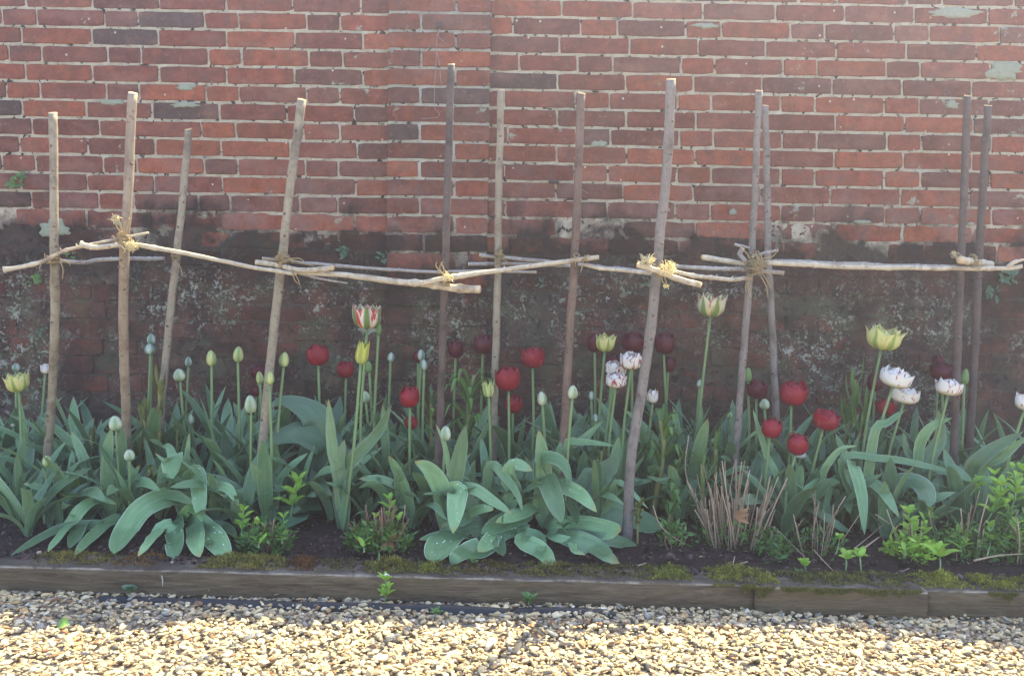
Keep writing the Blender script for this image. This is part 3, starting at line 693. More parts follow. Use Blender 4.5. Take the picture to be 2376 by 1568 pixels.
for (bk,pts,w0,w1,lab) in rods:
    pp=[P(x,y,Y) for x,y,Y in pts]; n=46; c=catmull(pp,n); kn=R(0,50)
    Lm=sum((c[i+1]-c[i]).length for i in range(n-1))
    c=[p+Vector((0,mnoise.noise(Vector((i*.3,kn,1))),mnoise.noise(Vector((i*.28*max(.3,Lm),kn,4)))))*.0028*min(1,Lm*2) for i,p in enumerate(c)]
    rad=[]
    for i in range(n):
        f=i/(n-1); Y=c[i].y; rr=(w0*(1-f)+w1*f)/2/PXM(Y); rad.append(rr*(1+.10*mnoise.noise(Vector((i*.45,kn,9)))))
    for _ in range(max(1,int(Lm/.16))):
        k=int(R(3,n-4)); rad[k]*=1.28
    if 'flared' in lab or 'knobbly left' in lab: rad[0]*=1.5; rad[1]*=1.2
    t=thing('lashed_rod', pp[len(pp)//2], lab, 'rod', 'thin rods lashed across the stakes')
    mb=MB(); tube(mb,c,rad,10,True,None,.10); shaft=mb.build('shaft', MAT['b_'+bk], t)
    for e,(i0,i1) in enumerate(((0,1),(n-1,n-2))):
        if max(w0,w1)<8: continue
        d=(c[i0]-c[i1]).normalized(); dd=(d+Vector((0,-.35,0))).normalized(); a=dd.orthogonal().normalized(); b=dd.cross(a); rr=rad[i0]*.97
        ring=[c[i0]+d*.001+(a*math.cos(k*.6283)+b*math.sin(k*.6283))*rr for k in range(10)]; r2=[p+dd*.0022 for p in ring]
        mb=MB(); mb.add(ring+r2,[tuple(range(10,20))]+[(k,(k+1)%10,10+(k+1)%10,10+k) for k in range(10)]); mb.build('cut_end', MAT['cut'], t)
    if Lm>.35:
        for _ in range(2):
            i=int(R(5,n-5)); q=c[i]; mb=MB(); tube(mb,[q,q+Vector((R(-.004,.004),-.004,R(.007,.012)))],[rad[i]*.6,.0012],6); mb.build('spur', MAT['b_'+bk], shaft)
# forked tip at the right edge
t=thing('forked_twig', P(2345,618,2.64), 'small forked twig rising at the right end of the long rod', 'twig')
mb=MB(); tube(mb, catmull([P(2338,620,2.65),P(2352,609,2.64),P(2376,602,2.63)],8),[.0065]*5+[.005,.004,.003],8); mb.build('shaft', MAT['b_pale'], t)
# ------------------------------------------------------------------ twine ties
def tie(x,y,Y,loops,size,lab,ends,fray=0,depth=.03,tilt=.5):
    fray=int(fray*.3); size*=.82; loops=int(loops*1.5); tilt*=.6; depth*=.8
    ctr=P(x,y,Y); t=thing('twine_tie', ctr, lab, 'twine tie', 'jute twine knots binding rods to stakes')
    s=size/PXM(Y)
    for k in range(loops):
        mb=MB(); an0=R(0,6.3); nrm=Vector((R(-tilt,tilt),R(-.3,.3),1)) if k%2==0 else Vector((1,R(-.3,.3),R(-tilt,tilt)*2.0))
        nrm.normalize(); a=nrm.orthogonal().normalized(); b=nrm.cross(a); off=Vector((R(-.12,.12),0,R(-.38,.38)))*s
        rr=s*R(.30,.42); pts=[]
        for i in range(19):
            an=an0+i/18*6.283; q=a*math.cos(an)+b*math.sin(an); q=Vector((q.x*rr, q.y*depth, q.z*rr)); pts.append(ctr+off+q+Vector((R(-1,1),R(-1,1),R(-1,1)))*.0009)
        tube(mb,pts,R(.0016,.0021),6,False); mb.build('loop', MAT['twine'], t)
    for (pl) in ends:
        mb=MB(); pts=catmull([P(px_,py,Y-depth*R(.8,1.3)) for px_,py in pl],14); tube(mb,pts,[.0017]*10+[.0015,.0013,.0010,.0006],6); e=mb.build('loose_end', MAT['twine'], t)
    if fray:
        mb=MB()
        for _ in range(fray):
            c0=ctr+Vector((R(-.3,.3)*s,-depth-.004,R(-.3,.3)*s)); d=Vector((R(-1,1),R(-.8,.3),R(-.9,1))).normalized()*R(.3,.62)*s
            tube(mb,[c0,c0+d*.5+Vector((R(-1,1),R(-1,1),R(-1,1)))*.003,c0+d],[.0011,.0008,.0004],4)
        mb.build('frayed_strands', MAT['twine'], t)
def fluff(x,y,Y,size,n,lab):
    size*=.78; n=int(n*.55)
    ctr=P(x,y,Y); t=thing('frayed_twine', ctr, lab, 'frayed twine', 'frayed tufts of twine at the knots'); s=size/PXM(Y); mb=MB()
    for _ in range(n):
        c0=ctr+Vector((R(-.45,.45),R(-.3,.3),R(-.35,.35)))*s; d=Vector((R(-1,1),R(-1,.4),R(-1,1))).normalized()*s*R(.25,.6)
        tube(mb,[c0,c0+d*.5+Vector((R(-1,1),R(-1,1),R(-1,1)))*s*.12,c0+d],[.0013,.0010,.0004],4)
    mb.build('strands', MAT['fray'], t)
tie(124,604,2.535,6,34,'tie with dangling ends at the first stake from the left',[[(140,600),(160,610),(163,618)],[(140,606),(146,625),(145,648)],[(100,606),(92,620),(95,630)]],8)
tie(289,556,2.46,8,38,'knot with two upright ends on the second stake from the left',[[(284,548),(268,520),(266,505)],[(285,545),(276,512),(264,500)],[(292,545),(300,510),(296,504)],[(290,548),(288,522),(300,505)],[(270,560),(262,548),(258,552)]],14)
fluff(268,507,2.45,24,70,'yellow frayed tuft on top of the upright twine end by the second stake')
fluff(303,572,2.44,34,150,'bright sunlit ball of frayed twine where the long rod meets the second stake')
tie(407,598,2.87,3,22,'small tie hidden behind the third stake from the left',[[(412,610),(420,625),(423,640)]],4)
tie(657,606,2.645,9,48,'large tangled knot on the fourth stake with one end hanging right',[[(670,600),(700,610),(730,618)],[(668,600),(695,600),(708,609)],[(675,625),(690,645),(697,665)],[(676,625),(684,650),(695,660)],[(640,600),(655,585),(668,580)],[(640,604),(615,600),(607,603)],[(650,590),(672,600),(680,612)]],12,.035)
tie(1033,652,2.475,7,36,'knot joining two rods to the dark purple stake',[[(1030,640),(1020,622),(1028,606)],[(1030,640),(1012,618),(1014,607)],[(1028,640),(1030,625),(1022,608)]],10)
fluff(1041,642,2.44,26,90,'small sunlit fray of twine on the dark purple stake')
tie(1158,598,2.83,6,36,'tie wrapped sideways round the thin grey stake',[[(1150,598),(1128,596),(1115,598)],[(1165,598),(1185,600),(1192,604)],[(1165,602),(1182,610),(1190,612)]],8)
tie(1334,603,2.60,4,24,'neat tight tie on the brown stake',[[(1336,600),(1345,592),(1333,587)]],3)
tie(1356,604,2.58,4,18,'small tie on the rod tip just right of the brown stake',[[(1354,612),(1350,622),(1347,634)],[(1356,596),(1366,592),(1370,600)]],4)
tie(1530,628,2.475,7,38,'wrapped knot on the thick leaning stake',[[(1540,640),(1546,655),(1543,668)],[(1535,640),(1538,655),(1550,660)]],12)
fluff(1500,603,2.43,36,130,'bright yellow frayed tuft left of the leaning stake')
fluff(1552,622,2.43,40,150,'bright yellow frayed tuft right of the leaning stake')
fluff(1545,664,2.45,16,40,'little frayed twine tip below the leaning stake knot')
tie(1754,618,2.665,14,60,'biggest tangled knot of twine where the two stakes cross',[[(1740,640),(1735,665),(1741,690)],[(1745,640),(1730,665),(1733,680)],[(1765,640),(1778,665),(1782,692)],[(1770,636),(1785,660),(1790,672)],[(1765,600),(1790,596),(1804,583)],[(1740,600),(1730,585),(1718,580)],[(1760,640),(1775,632),(1790,640)]],24,.045,.8)
tie(2255,610,2.66,7,40,'tie around the thick stub on the dark slim stake',[[(2240,598),(2222,588),(2213,580)],[(2232,605),(2218,600),(2210,590)],[(2270,612),(2275,622),(2262,628)]],10)
fluff(2213,590,2.66,20,50,'pale frayed tuft left of the dark slim stake')
# ------------------------------------------------------------------ leaves
def leaf(name, mat, parent, pts, w, n=16, nrm=(0,-.75,.8), fold=.18, tw=0, prof='tulip', cross=5, wave=.05, tint=None, blunt=.0, dew=0):
    c=catmull(pts,n); s=R(0,99); vs=[];fs=[];uv=[]
    nrm=Vector(nrm); m_=cross
    for i,p in enumerate(c):
        t=i/(n-1); tg=(c[min(i+1,n-1)]-c[max(i-1,0)])
        tg=tg.normalized() if tg.length>1e-9 else Vector((0,0,1))
        sd_=tg.cross(nrm); sd_=sd_.normalized() if sd_.length>.05 else tg.orthogonal().normalized()
        if tw:
            a=tw*(t-.3); sd_=(sd_*math.cos(a)+tg.cross(sd_)*math.sin(a))
        up=sd_.cross(tg).normalized()
        if prof=='tulip': ww=min(1,(.30+2.1*t**.9))*(1-max(0,(t-.55)/.45)**(2.4+blunt*2))**(.75-.3*blunt)
        elif prof=='ovate': ww=max(.03,math.sin(math.pi*min(1,(.06+.94*t)**.8)))**.85
        else: ww=max(.05,math.sin(math.pi*(.1+.9*t)))**.6
        ww=max(.02,ww)*w/2
        for k in range(m_):
            u=-1+2*k/(m_-1)
            h=fold*ww*(u*u) + wave*ww*mnoise.noise(Vector((t*5+s,u*1.2,s)))*(abs(u)*.9+.2)*3
            vs.append(p+sd_*(u*ww)+up*h); uv.append((.5+u*.5,t))
    for i in range(n-1):
        for k in range(m_-1): a=i*m_+k; fs.append((a,a+1,a+m_+1,a+m_))
    mb=MB(); v=R(.85,1.12); mb.add(vs,fs,uv,(tint or (v,v*R(.97,1.03),v*R(.93,1.05),1))); o=mb.build(name, mat, parent)
    if dew:
        mb=MB()
        for _ in range(dew):
            i=int(R(.35,.92)*(n-1)); k=int(R(1,m_-1)); q=vs[i*m_+k].lerp(vs[min(n-1,i+1)*m_+k],R(0,1))+Vector((R(-.004,.004),-.0006,.0008)); r=R(.0007,.0019)
            mb.add([q+Vector((a*r,b*r*.7,c*r)) for a,b,c in IV],[tuple(int(x) for x in f) for f in IF])
        mb.build('dew_drops', MAT['drop'], o)
    return o
def arch(root, az, L, lean, droop, n=5):
    """points of a leaf rising from root and arching towards az"""
    d=Vector((math.cos(az),math.sin(az),0)); pts=[]; p=Vector(root); th=lean
    for i in range(n):
        pts.append(p.copy()); th2=th+droop*(i/(n-1))
        p=p+(d*math.sin(th2)+Vector((0,0,1))*math.cos(th2))*(L/(n-1))
        g=soil_z(p.x,p.y)+.008
        if p.y>WALLY-.03: p.y=WALLY-.03
        if p.z<g: p.z=g
    return pts, d
def rleaf(parent, root, az, L, w, lean, droop, mat=None, name='leaf', **kw):
    pts,d=arch(root,az,L,lean,droop); nr=d*(-1)*.9+Vector((0,0,.35))
    return leaf(name, mat or MAT['leaf'], parent, pts, w, nrm=tuple(nr+Vector((R(-.35,.35),R(-.35,.1),0))), tw=R(-.9,.9), fold=R(.12,.4), **kw)
def fan(parent, root, k, Lr, wr, mat=None, leanr=(.05,.5), droopr=(.2,1.6), azs=None):
    a0=R(0,6.28)
    for i in range(k):
        az = (azs[i] if azs else a0+i*2.4+R(-.4,.4))
        rleaf(parent, Vector(root)+Vector((R(-.008,.008),R(-.008,.008),-.01)), az, R(*Lr), R(*wr), R(*leanr), R(*droopr), mat)
# ------------------------------------------------------------------ tulips
def petal_mesh(mb, org, ax, phi, H, Rr, open_, W, point=1.0, ripple=.0, curl=0.0, base=.0, nv=11, nu=7, drop=.06, egg=False, vb=.42):
    ax=ax.normalized(); a=ax.orthogonal().normalized(); b=ax.cross(a); s=R(0,99); vs=[];fs=[];uv=[]
    for i in range(nv):
        v=i/(nv-1)
        if v<vb: r=Rr*math.sqrt(max(0,1-(1-v/vb)**2.2))*.98+Rr*.04
        else: q=(v-vb)/(1-vb); r=Rr*(1.02+(open_-1.02)*q**1.6)
        if egg: r=Rr*(math.sqrt(max(0,1-((.42-v)/.43)**2)) if v<.42 else max(.02,1-((v-.42)/.585)**2)**.62)
        zz=H*(base+(1-base)*(v**1.12)); 
        wv=W*Rr*(max(0,math.sin(math.pi*min(1,.10+.90*v**.78)))**(.55*point))*1.0
        if v>.97: wv*=.25
        for k in range(nu):
            u=-1+2*k/(nu-1); rr=max(r,Rr*.22)
            an=phi+u*wv/max(rr,.45*Rr)
            r2=r*(1-.10*(u*u)*(open_>.8))+curl*Rr*(v**3)*(.6+abs(u)*.5)+ripple*Rr*mnoise.noise(Vector((u*2.2+s,v*4,s)))*v
            p=org+(a*math.cos(an)+b*math.sin(an))*r2+ax*(zz-drop*H*u*u*v*v+ripple*.5*H*mnoise.noise(Vector((u*3+s,v*3,9)))*v)
            vs.append(p); uv.append((.5+u*.5,v))
    for i in range(nv-1):
        for k in range(nu-1): A=i*nu+k; fs.append((A,A+1,A+nu+1,A+nu))
    mb.add(vs,fs,uv)
def tulip(kind, x, y, w, h, bx, Y, lab, leaves=3, lk=None, Ll=(.20,.32), wl=(.028,.048), tilt=None, group=None, droopr=(.1,1.2), double=False):
    pm=PXM(Y); W=w/pm; H=h/pm
    bottom=P(x,y+h/2,Y); bxw=P(bx,1100,Y).x
    ry=min(3.04,Y+R(-.02,.03)); root=Vector((bxw,ry,soil_z(bxw,ry)-.012))
    t=thing('tulip', root+Vector((0,0,.012)), lab, 'tulip', group)
    mid=root.lerp(bottom,.5)+Vector(((bottom.x-root.x)*-.10+R(-.013,.013),R(-.008,.008),0))
    sp=catmull([root,mid,bottom],14); mb=MB(); tube(mb,sp,[.0042+.0008*(1-i/13) for i in range(14)],8); mb.build('stem', MAT['stem'], t)
    ax=(bottom-mid).normalized()*.7+Vector((0,-.10,.5))
    ax+=Vector((R(-.13,.13),R(-.12,.06),0))
    if tilt: ax+=Vector(tilt)
    ax.normalize(); ph0=R(0,6.28)
    def single(nm,mat,*a,**k):
        mb=MB(); petal_mesh(mb,*a,**k); mb.build(nm,mat,t)
    if kind in ('bud','budblue','budyel','green'):
        bm=MB()
        for k in range(3): petal_mesh(bm,bottom,ax,ph0+k*2.094,H*.97,W*.455,.10,1.35,.9,egg=True)
        for k in range(3): petal_mesh(bm,bottom,ax,ph0+1.047+k*2.094,H,W*.49,.14,1.10,1.0,egg=True)
        bm.build('bud', PM[kind], t)
    elif kind=='opening':
        for k in range(6): single('petal',PM['budyel'],bottom,ax,ph0+k*1.047,H*R(.9,1.05),W*.40,R(.9,1.15),.62,1.25,.08,.12)
    elif kind=='yellow':
        for k in range(6): single('petal',PM['yellow'],bottom,ax,ph0+k*1.047,H*R(.92,1.03),W*.42,R(.62,1.05),.72,1.2,.05,.05)
    elif kind in ('red','dark'):
        wide = w/h>1.12
        ph0=-1.57+R(-.5,.5)
        for k in range(3): single('petal',PM[kind],bottom,ax,ph0+.5+k*2.094,H*R(.92,1.0),W*.38,R(.22,.45),1.25,.6,.06,.0,drop=.10,vb=.5)
        for k in range(3): single('petal',PM[kind],bottom,ax,ph0+1.047+k*2.094,H*R(.88,1.0),W*.44,R(.55,.85),1.12,.85,.08,.0,drop=.10,vb=.56)
        for k in range(3): single('petal',PM[kind],bottom,ax,ph0+k*2.094,H*R(.74,.94),W*(.43 if wide else .45),R(.94,1.08) if wide else R(.80,.98),1.05,.95,.09,R(.12,.32) if wide else R(.02,.12),drop=.08,vb=.6)
    elif kind in ('white','whitered'):
        for k in range(5): single('petal',PM[kind],bottom,ax,ph0+k*1.257,H*R(.72,.92),W*.47,R(.95,1.15),1.05,.6,.08,.08,drop=.12,vb=.5)
        for k in range(5): single('petal',PM[kind],bottom,ax,ph0+.6+k*1.257,H*R(.84,1.0),W*.42,R(.5,.85),1.05,.6,.09,.0,drop=.12,vb=.5)
        for k in range(4): single('petal',PM[kind],bottom,ax,ph0+.3+k*1.57,H*R(.8,1.0),W*.26,R(.3,.8),1.2,.6,.12,.0)
    elif kind in ('parrot','parrotred','parrotyel'):
        wide=w/h>1.4
        for k in range(6): single('petal',PM[kind],bottom,ax,-2.2+k*1.047,H*R(.86,1.0),W*(.40 if wide else .43),R(1.14,1.24) if wide else R(1.0,1.12),.90,.78,.08,.06,drop=.10,vb=.6)
        for k in range(5): single('petal',PM[kind],bottom,ax,-1.6+k*1.257,H*R(.9,1.02),W*.34,R(.85,1.05),.9,.75,.10,.02,drop=.10,vb=.55)
    if leaves:
        a0=R(0,6.28)
        for i in range(leaves):
            az=a0+i*2.3+R(-.5,.5); r_=root+Vector((R(-.01,.01),R(-.01,.01),0))
            rleaf(t, r_, az, R(*Ll), R(*wl), R(.05,.38), R(*droopr), lk)
    return t
TG='tulips in flower'; BG='tulips in bud'
T=[ # kind,x,y,w,h,base x,Y,label,leaves
('parrotyel',45,885,58,48,48,2.72,'green and cream tulip with red flames at the far left edge of the bed',3),
('budblue',37,851,18,20,34,2.95,'small grey bud showing above the green and cream tulip at the far left',2),
('white',105,853,24,26,98,2.98,'tiny distant white and purple tulip beside the first stake',2),
('budyel',110,1069,22,28,108,2.58,'low yellow-green bud in front of the foot of the first stake',2),
('bud',270,980,30,36,262,2.60,'fat white-green bud held between two upright leaves by the second stake',0),
('bud',301,1054,25,27,298,2.56,'low cream bud leaning in front of the second stake foot',2),
('budblue',352,786,20,27,350,2.96,'upper bud of the touching pair left of the third stake',2),
('budblue',349,809,25,27,346,2.92,'lower bud of the touching pair left of the third stake',2),
('bud',418,869,28,30,421,2.84,'rounded pale bud just right of the third stake',3),
('budblue',437,838,16,24,434,3.00,'slim bluish bud behind the rounded pale bud by the third stake',2),
('bud',443,972,16,24,445,2.86,'tiny low bud under the rounded pale bud by the third stake',2),
('budyel',491,830,24,38,494,2.80,'left one of two tall pointed green buds between the third and fourth stakes',2),
('budyel',552,821,24,38,549,2.80,'right one of two tall pointed green buds between the third and fourth stakes',2),
('bud',583,936,28,44,590,2.66,'large low white-green bud just left of the fourth stake',3),
('dark',601,862,38,38,598,3.00,'dark red tulip glimpsed behind the fourth stake',2),
('dark',595,905,26,30,592,3.00,'small dark red tulip low behind the fourth stake',1),
('budyel',604,875,18,30,603,2.84,'thin bud in front of the dark red tulip by the fourth stake',1),
('budyel',625,876,22,32,628,2.62,'short bud directly before the fourth stake',2),
('budyel',658,833,24,36,648,2.70,'single upright green bud right of the fourth stake',2),
('red',739,822,56,52,738,2.84,'frilled red tulip standing alone under the stout rod',2),
('red',803,856,44,42,800,2.98,'half hidden red tulip left of the yellow pointed tulip',2),
('parrotred',852,733,76,62,842,2.74,'tall white and red flamed tulip with a green stripe, high above the others',2),
('green',878,762,13,30,868,2.80,'slim green bud tucked behind the tall white and red flamed tulip',1),
('yellow',837,816,36,58,795,2.56,'slender yellow tulip with pointed petals on a slanting stem',0),
('budblue',906,828,18,24,905,2.94,'lone grey-green bud right of the yellow tulip',2),
('bud',849,919,22,28,852,2.84,'pale bud low down among leaves right of the yellow tulip stem',3),
('green',857,850,16,28,858,2.88,'narrow green bud close to the yellow tulip',1),
('red',951,918,52,54,948,2.66,'bright red goblet tulip left of the dark purple stake',2),
('red',955,979,36,34,960,2.80,'small red tulip beneath the bright red goblet tulip',2),
('dark',970,826,30,32,966,3.02,'dark red tulip hidden behind the pair of grey buds',1),
('budblue',977,822,18,27,972,2.92,'upper grey bud of a pair left of the dark purple stake',1),
('budblue',984,845,18,28,985,2.86,'lower grey bud of a pair left of the dark purple stake',1),
('dark',1057,808,40,45,1054,3.00,'dark red tulip just right of the dark purple stake',2),
('dark',1120,797,52,48,1117,2.98,'dark red tulip between the dark purple and thin grey stakes',2),
('red',1180,877,66,60,1176,2.74,'large red tulip with parted petals right of the opening green bud',2),
('red',1190,935,48,44,1194,2.86,'red tulip partly behind the large parted red tulip',2),
('opening',1134,899,32,46,1138,2.68,'green bud opening into pointed tips beneath the thin grey stake',3),
('red',1236,827,62,54,1226,2.84,'red tulip with flared petals left of the brown stake',3),
('bud',1259,923,24,34,1256,2.70,'upright egg-shaped bud left of the brown stake',3),
('bud',1328,908,24,34,1312,2.56,'egg-shaped bud right against the brown stake',3),
('budblue',1372,917,16,22,1371,2.88,'small bud behind leaves right of the brown stake',2),
('budblue',1381,968,16,22,1382,2.84,'lowest small bud between the brown and leaning stakes',3),
('dark',1380,793,42,48,1378,3.00,'almost black red tulip behind the small cream and green tulip',2),
('parrotyel',1403,794,50,44,1386,2.86,'small cream and green tulip right of the brown stake',2),
('dark',1466,792,60,52,1462,2.94,'round black-red tulip left of the leaning stake',2),
('dark',1540,795,52,54,1536,2.98,'black-red tulip peeping out right of the leaning stake',2),
('dark',1550,843,36,38,1550,3.02,'small black-red tulip under the one behind the leaning stake',2),
('dark',1420,836,38,30,1418,3.00,'dark red tulip top behind the stacked striped tulips',1),
('whitered',1463,834,56,42,1440,2.76,'cream tulip with red streaks, rightmost of three close together',2),
('whitered',1426,853,52,36,1406,2.80,'striped tulip, upper of two stacked white and red ones',2),
('whitered',1428,880,50,38,1416,2.72,'striped tulip, lower of two stacked white and red ones',2),
('whitered',1514,917,28,36,1508,2.84,'small red and white tulip at the right side of the leaning stake',2),
('parrot',1648,706,72,58,1614,2.84,'tall green and red flamed tulip high up right of the leaning stake',2),
('budblue',1623,889,18,20,1622,3.00,'tiny white bud against the wall under the tall flamed tulip',1),
('green',1736,868,17,38,1732,2.84,'slim green pointed bud left of the crossing stakes',1),
('dark',1755,901,54,48,1752,2.84,'dark red tulip between the two crossing stakes',2),
('bud',1774,936,24,26,1776,2.82,'pale bud beneath the dark red tulip at the crossing stakes',2),
('red',1836,908,70,64,1822,2.72,'biggest red tulip with flared petals right of the crossing stakes',2),
('red',1909,969,68,54,1874,2.66,'wide deep red tulip leaning right, rightmost of the front red ones',2),
('red',1786,990,52,50,1778,2.62,'orange-red tulip at the lower left of the red cluster',2),
('red',1845,1027,54,54,1828,2.58,'lowest glowing orange-red tulip of the red cluster',3),
('white',1857,1054,26,16,1850,2.74,'white petal tip showing under the lowest orange-red tulip',1),
('parrotyel',2044,783,94,56,1985,2.72,'wide open yellow-green tulip, tallest on the right',2),
('white',2071,872,74,50,2000,2.66,'large white tulip with red streaks under the yellow-green tulip',3),
('white',2096,914,66,42,2050,2.72,'white tulip below and right of the large white one',2),
('dark',2030,885,38,46,2028,2.94,'dark red tulip hidden left of the large white tulip',2),
('red',2052,943,50,42,2046,2.86,'red tulip beneath the two white tulips',2),
('dark',2178,835,30,30,2176,3.02,'upper dark red tulip near the dark slim stake',1),
('dark',2185,861,64,46,2180,2.98,'wide dark red tulip near the dark slim stake',2),
('white',2199,896,60,42,2140,2.66,'white tulip in front of the dark slim stake',2),
('green',2237,873,18,40,2232,2.86,'green pointed bud between the two right-hand dark stakes',1),
('white',2376,930,52,44,2300,2.62,'white tulip cut off by the right edge of the picture',2),
('red',2250,1022,26,30,2252,3.00,'faint small red tulip low behind the far right stake',1),
('bud',1033,1004,27,36,1040,2.55,'pale bud held low among broad leaves right of the dark purple stake',0),
('budyel',1692,961,14,16,1690,2.98,'tiny yellow-green bud left of the crossing stakes',2),
('bud',30,981,14,20,32,2.90,'small low bud under the green and cream tulip at the left edge',2),
]
made={}
for r in T:
    k,x,y,w,h,bx,Y,lab,nl=r
    made[(x,y)] = tulip(k,x,y,w,h,bx,Y,lab,nl,group=(BG if k in('bud','budblue','budyel','green','opening') else TG),
        Ll=(.22,.36) if Y>2.75 else (.18,.30), tilt=(.10,0,0) if (k=='white' and x>1900) else None)
# ------------------------------------------------------------------ traced leaves
def floorY(x,y,Y):
    p=P(x,y,Y); z=soil_z(p.x,min(3.05,Y))+.012
    z+=.008
    if Y<2.45: z=max(z,.092)
    if p.z<z:
        if Y<2.45: z=max(z,.092)
        q=G(x,y,z); return max(2.27,min(Y,q.y)) 
    return Y
def traced(parent, root, pts, w, Ya, Yb, mat=None, nrm=None, blunt=0., tw=0., fold=.15, tint=None, direct=False, name='leaf', prof='tulip', dew=0):
    pp=[] if direct else [Vector(root)]; n=len(pts)
    for i,(x,y) in enumerate(pts):
        Y=Ya+(Yb-Ya)*i/max(1,n-1); pp.append(P(x,y,floorY(x,y,Y)))
    wm=w*.90/PXM((Ya+Yb)/2); blunt*=.6
    nr=nrm or (R(-.2,.2),-.85,.62)
    return leaf(name, mat or MAT['leaf'], parent, pp, wm, n=24, nrm=nr, fold=fold, tw=tw, cross=7, wave=.10, blunt=blunt, tint=tint, prof=prof, dew=dew)
def leafplant(x, Y, lab, leaves, existing=None, group='leafy tulips without flowers'):
    X=P(x,1150,Y).x; root=Vector((X,Y,soil_z(X,Y)))
    t=existing or thing('tulip_plant', root, lab, 'tulip plant', group)
    for L in leaves:
        pts,w,Yb=L[0],L[1],L[2]; kw=L[3] if len(L)>3 else {}
        traced(t, root+Vector((R(-.012,.012),R(-.01,.01),-.012)), pts, w, kw.pop('Ya',Y-.01), Yb, **kw)
    return t,root
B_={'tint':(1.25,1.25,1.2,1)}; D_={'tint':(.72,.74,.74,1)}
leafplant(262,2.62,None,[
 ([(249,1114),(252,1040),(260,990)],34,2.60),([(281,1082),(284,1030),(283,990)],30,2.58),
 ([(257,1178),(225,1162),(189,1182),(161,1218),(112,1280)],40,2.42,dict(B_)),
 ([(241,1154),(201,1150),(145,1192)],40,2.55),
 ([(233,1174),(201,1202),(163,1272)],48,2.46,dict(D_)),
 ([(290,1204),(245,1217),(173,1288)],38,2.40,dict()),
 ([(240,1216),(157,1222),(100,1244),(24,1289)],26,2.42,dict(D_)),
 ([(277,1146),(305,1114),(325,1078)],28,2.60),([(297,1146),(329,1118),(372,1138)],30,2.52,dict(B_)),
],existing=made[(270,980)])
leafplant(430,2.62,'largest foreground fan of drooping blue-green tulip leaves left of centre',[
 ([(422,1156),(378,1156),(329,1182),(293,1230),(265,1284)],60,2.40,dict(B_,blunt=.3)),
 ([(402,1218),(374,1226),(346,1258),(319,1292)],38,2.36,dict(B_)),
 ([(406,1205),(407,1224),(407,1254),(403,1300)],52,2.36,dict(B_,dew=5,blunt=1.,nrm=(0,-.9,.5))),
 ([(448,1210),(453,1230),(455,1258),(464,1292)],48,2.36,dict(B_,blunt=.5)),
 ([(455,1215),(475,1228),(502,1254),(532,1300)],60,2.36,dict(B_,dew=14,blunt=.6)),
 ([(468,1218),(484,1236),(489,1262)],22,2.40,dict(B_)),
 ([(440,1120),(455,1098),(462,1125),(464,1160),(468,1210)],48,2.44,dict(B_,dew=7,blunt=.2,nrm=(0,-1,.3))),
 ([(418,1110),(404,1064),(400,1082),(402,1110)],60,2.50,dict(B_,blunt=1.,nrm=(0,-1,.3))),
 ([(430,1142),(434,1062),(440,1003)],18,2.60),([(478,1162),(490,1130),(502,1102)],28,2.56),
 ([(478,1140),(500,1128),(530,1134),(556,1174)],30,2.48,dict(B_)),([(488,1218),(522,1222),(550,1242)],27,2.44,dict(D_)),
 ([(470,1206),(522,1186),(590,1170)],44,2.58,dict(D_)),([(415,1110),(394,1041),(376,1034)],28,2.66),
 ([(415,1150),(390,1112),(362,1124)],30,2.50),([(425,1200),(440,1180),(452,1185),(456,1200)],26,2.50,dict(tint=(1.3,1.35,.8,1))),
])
leafplant(1040,2.55,None,[
 ([(1031,1180),(1021,1126),(993,1086),(962,1070)],50,2.50,dict(nrm=(0.1,-1,.2))),
 ([(1047,1154),(1063,1082),(1080,987)],42,2.52,dict(nrm=(-.2,-1,.1))),
 ([(1047,1150),(1062,1140),(1060,1160),(1056,1194),(1051,1237)],54,2.40,dict(B_,dew=7,nrm=(0,-1,.2))),
 ([(1047,1130),(1031,1033),(1011,983)],15,2.54),
 ([(1063,1146),(1099,1134),(1148,1166),(1188,1192)],34,2.42),
 ([(1083,1198),(1115,1182),(1146,1182)],32,2.42,dict(B_,dew=8)),
 ([(1040,1190),(1028,1150),(1045,1135)],24,2.50,dict(D_)),
],existing=made[(1033,1004)])
leafplant(1130,2.60,'broad glaucous leaves with dew lying forward right of the dark purple stake',[
 ([(1119,1222),(1067,1232),(1027,1262),(1001,1306)],84,2.36,dict(B_,dew=12,blunt=.9,fold=.08)),
 ([(1131,1262),(1091,1276),(1058,1292),(1046,1312)],56,2.34,dict(B_,blunt=.7)),
 ([(1060,1232),(1035,1240),(1003,1246),(973,1252)],27,2.40,dict(B_)),
 ([(1215,1194),(1168,1212),(1117,1238)],52,2.42,dict(B_,blunt=.3)),
 ([(1208,1222),(1164,1236),(1109,1280)],50,2.38,dict(B_,dew=22,blunt=.3)),
 ([(1190,1150),(1180,1110),(1195,1078),(1236,1092)],44,2.50,dict(dew=8,blunt=.5)),
 ([(1135,1084),(1168,1102),(1200,1146),(1212,1186)],24,2.46),
 ([(1150,1190),(1148,1240),(1168,1290)],40,2.40,dict(D_)),
 ([(1100,1150),(1085,1200),(1020,1222)],34,2.46,dict(D_)),
])
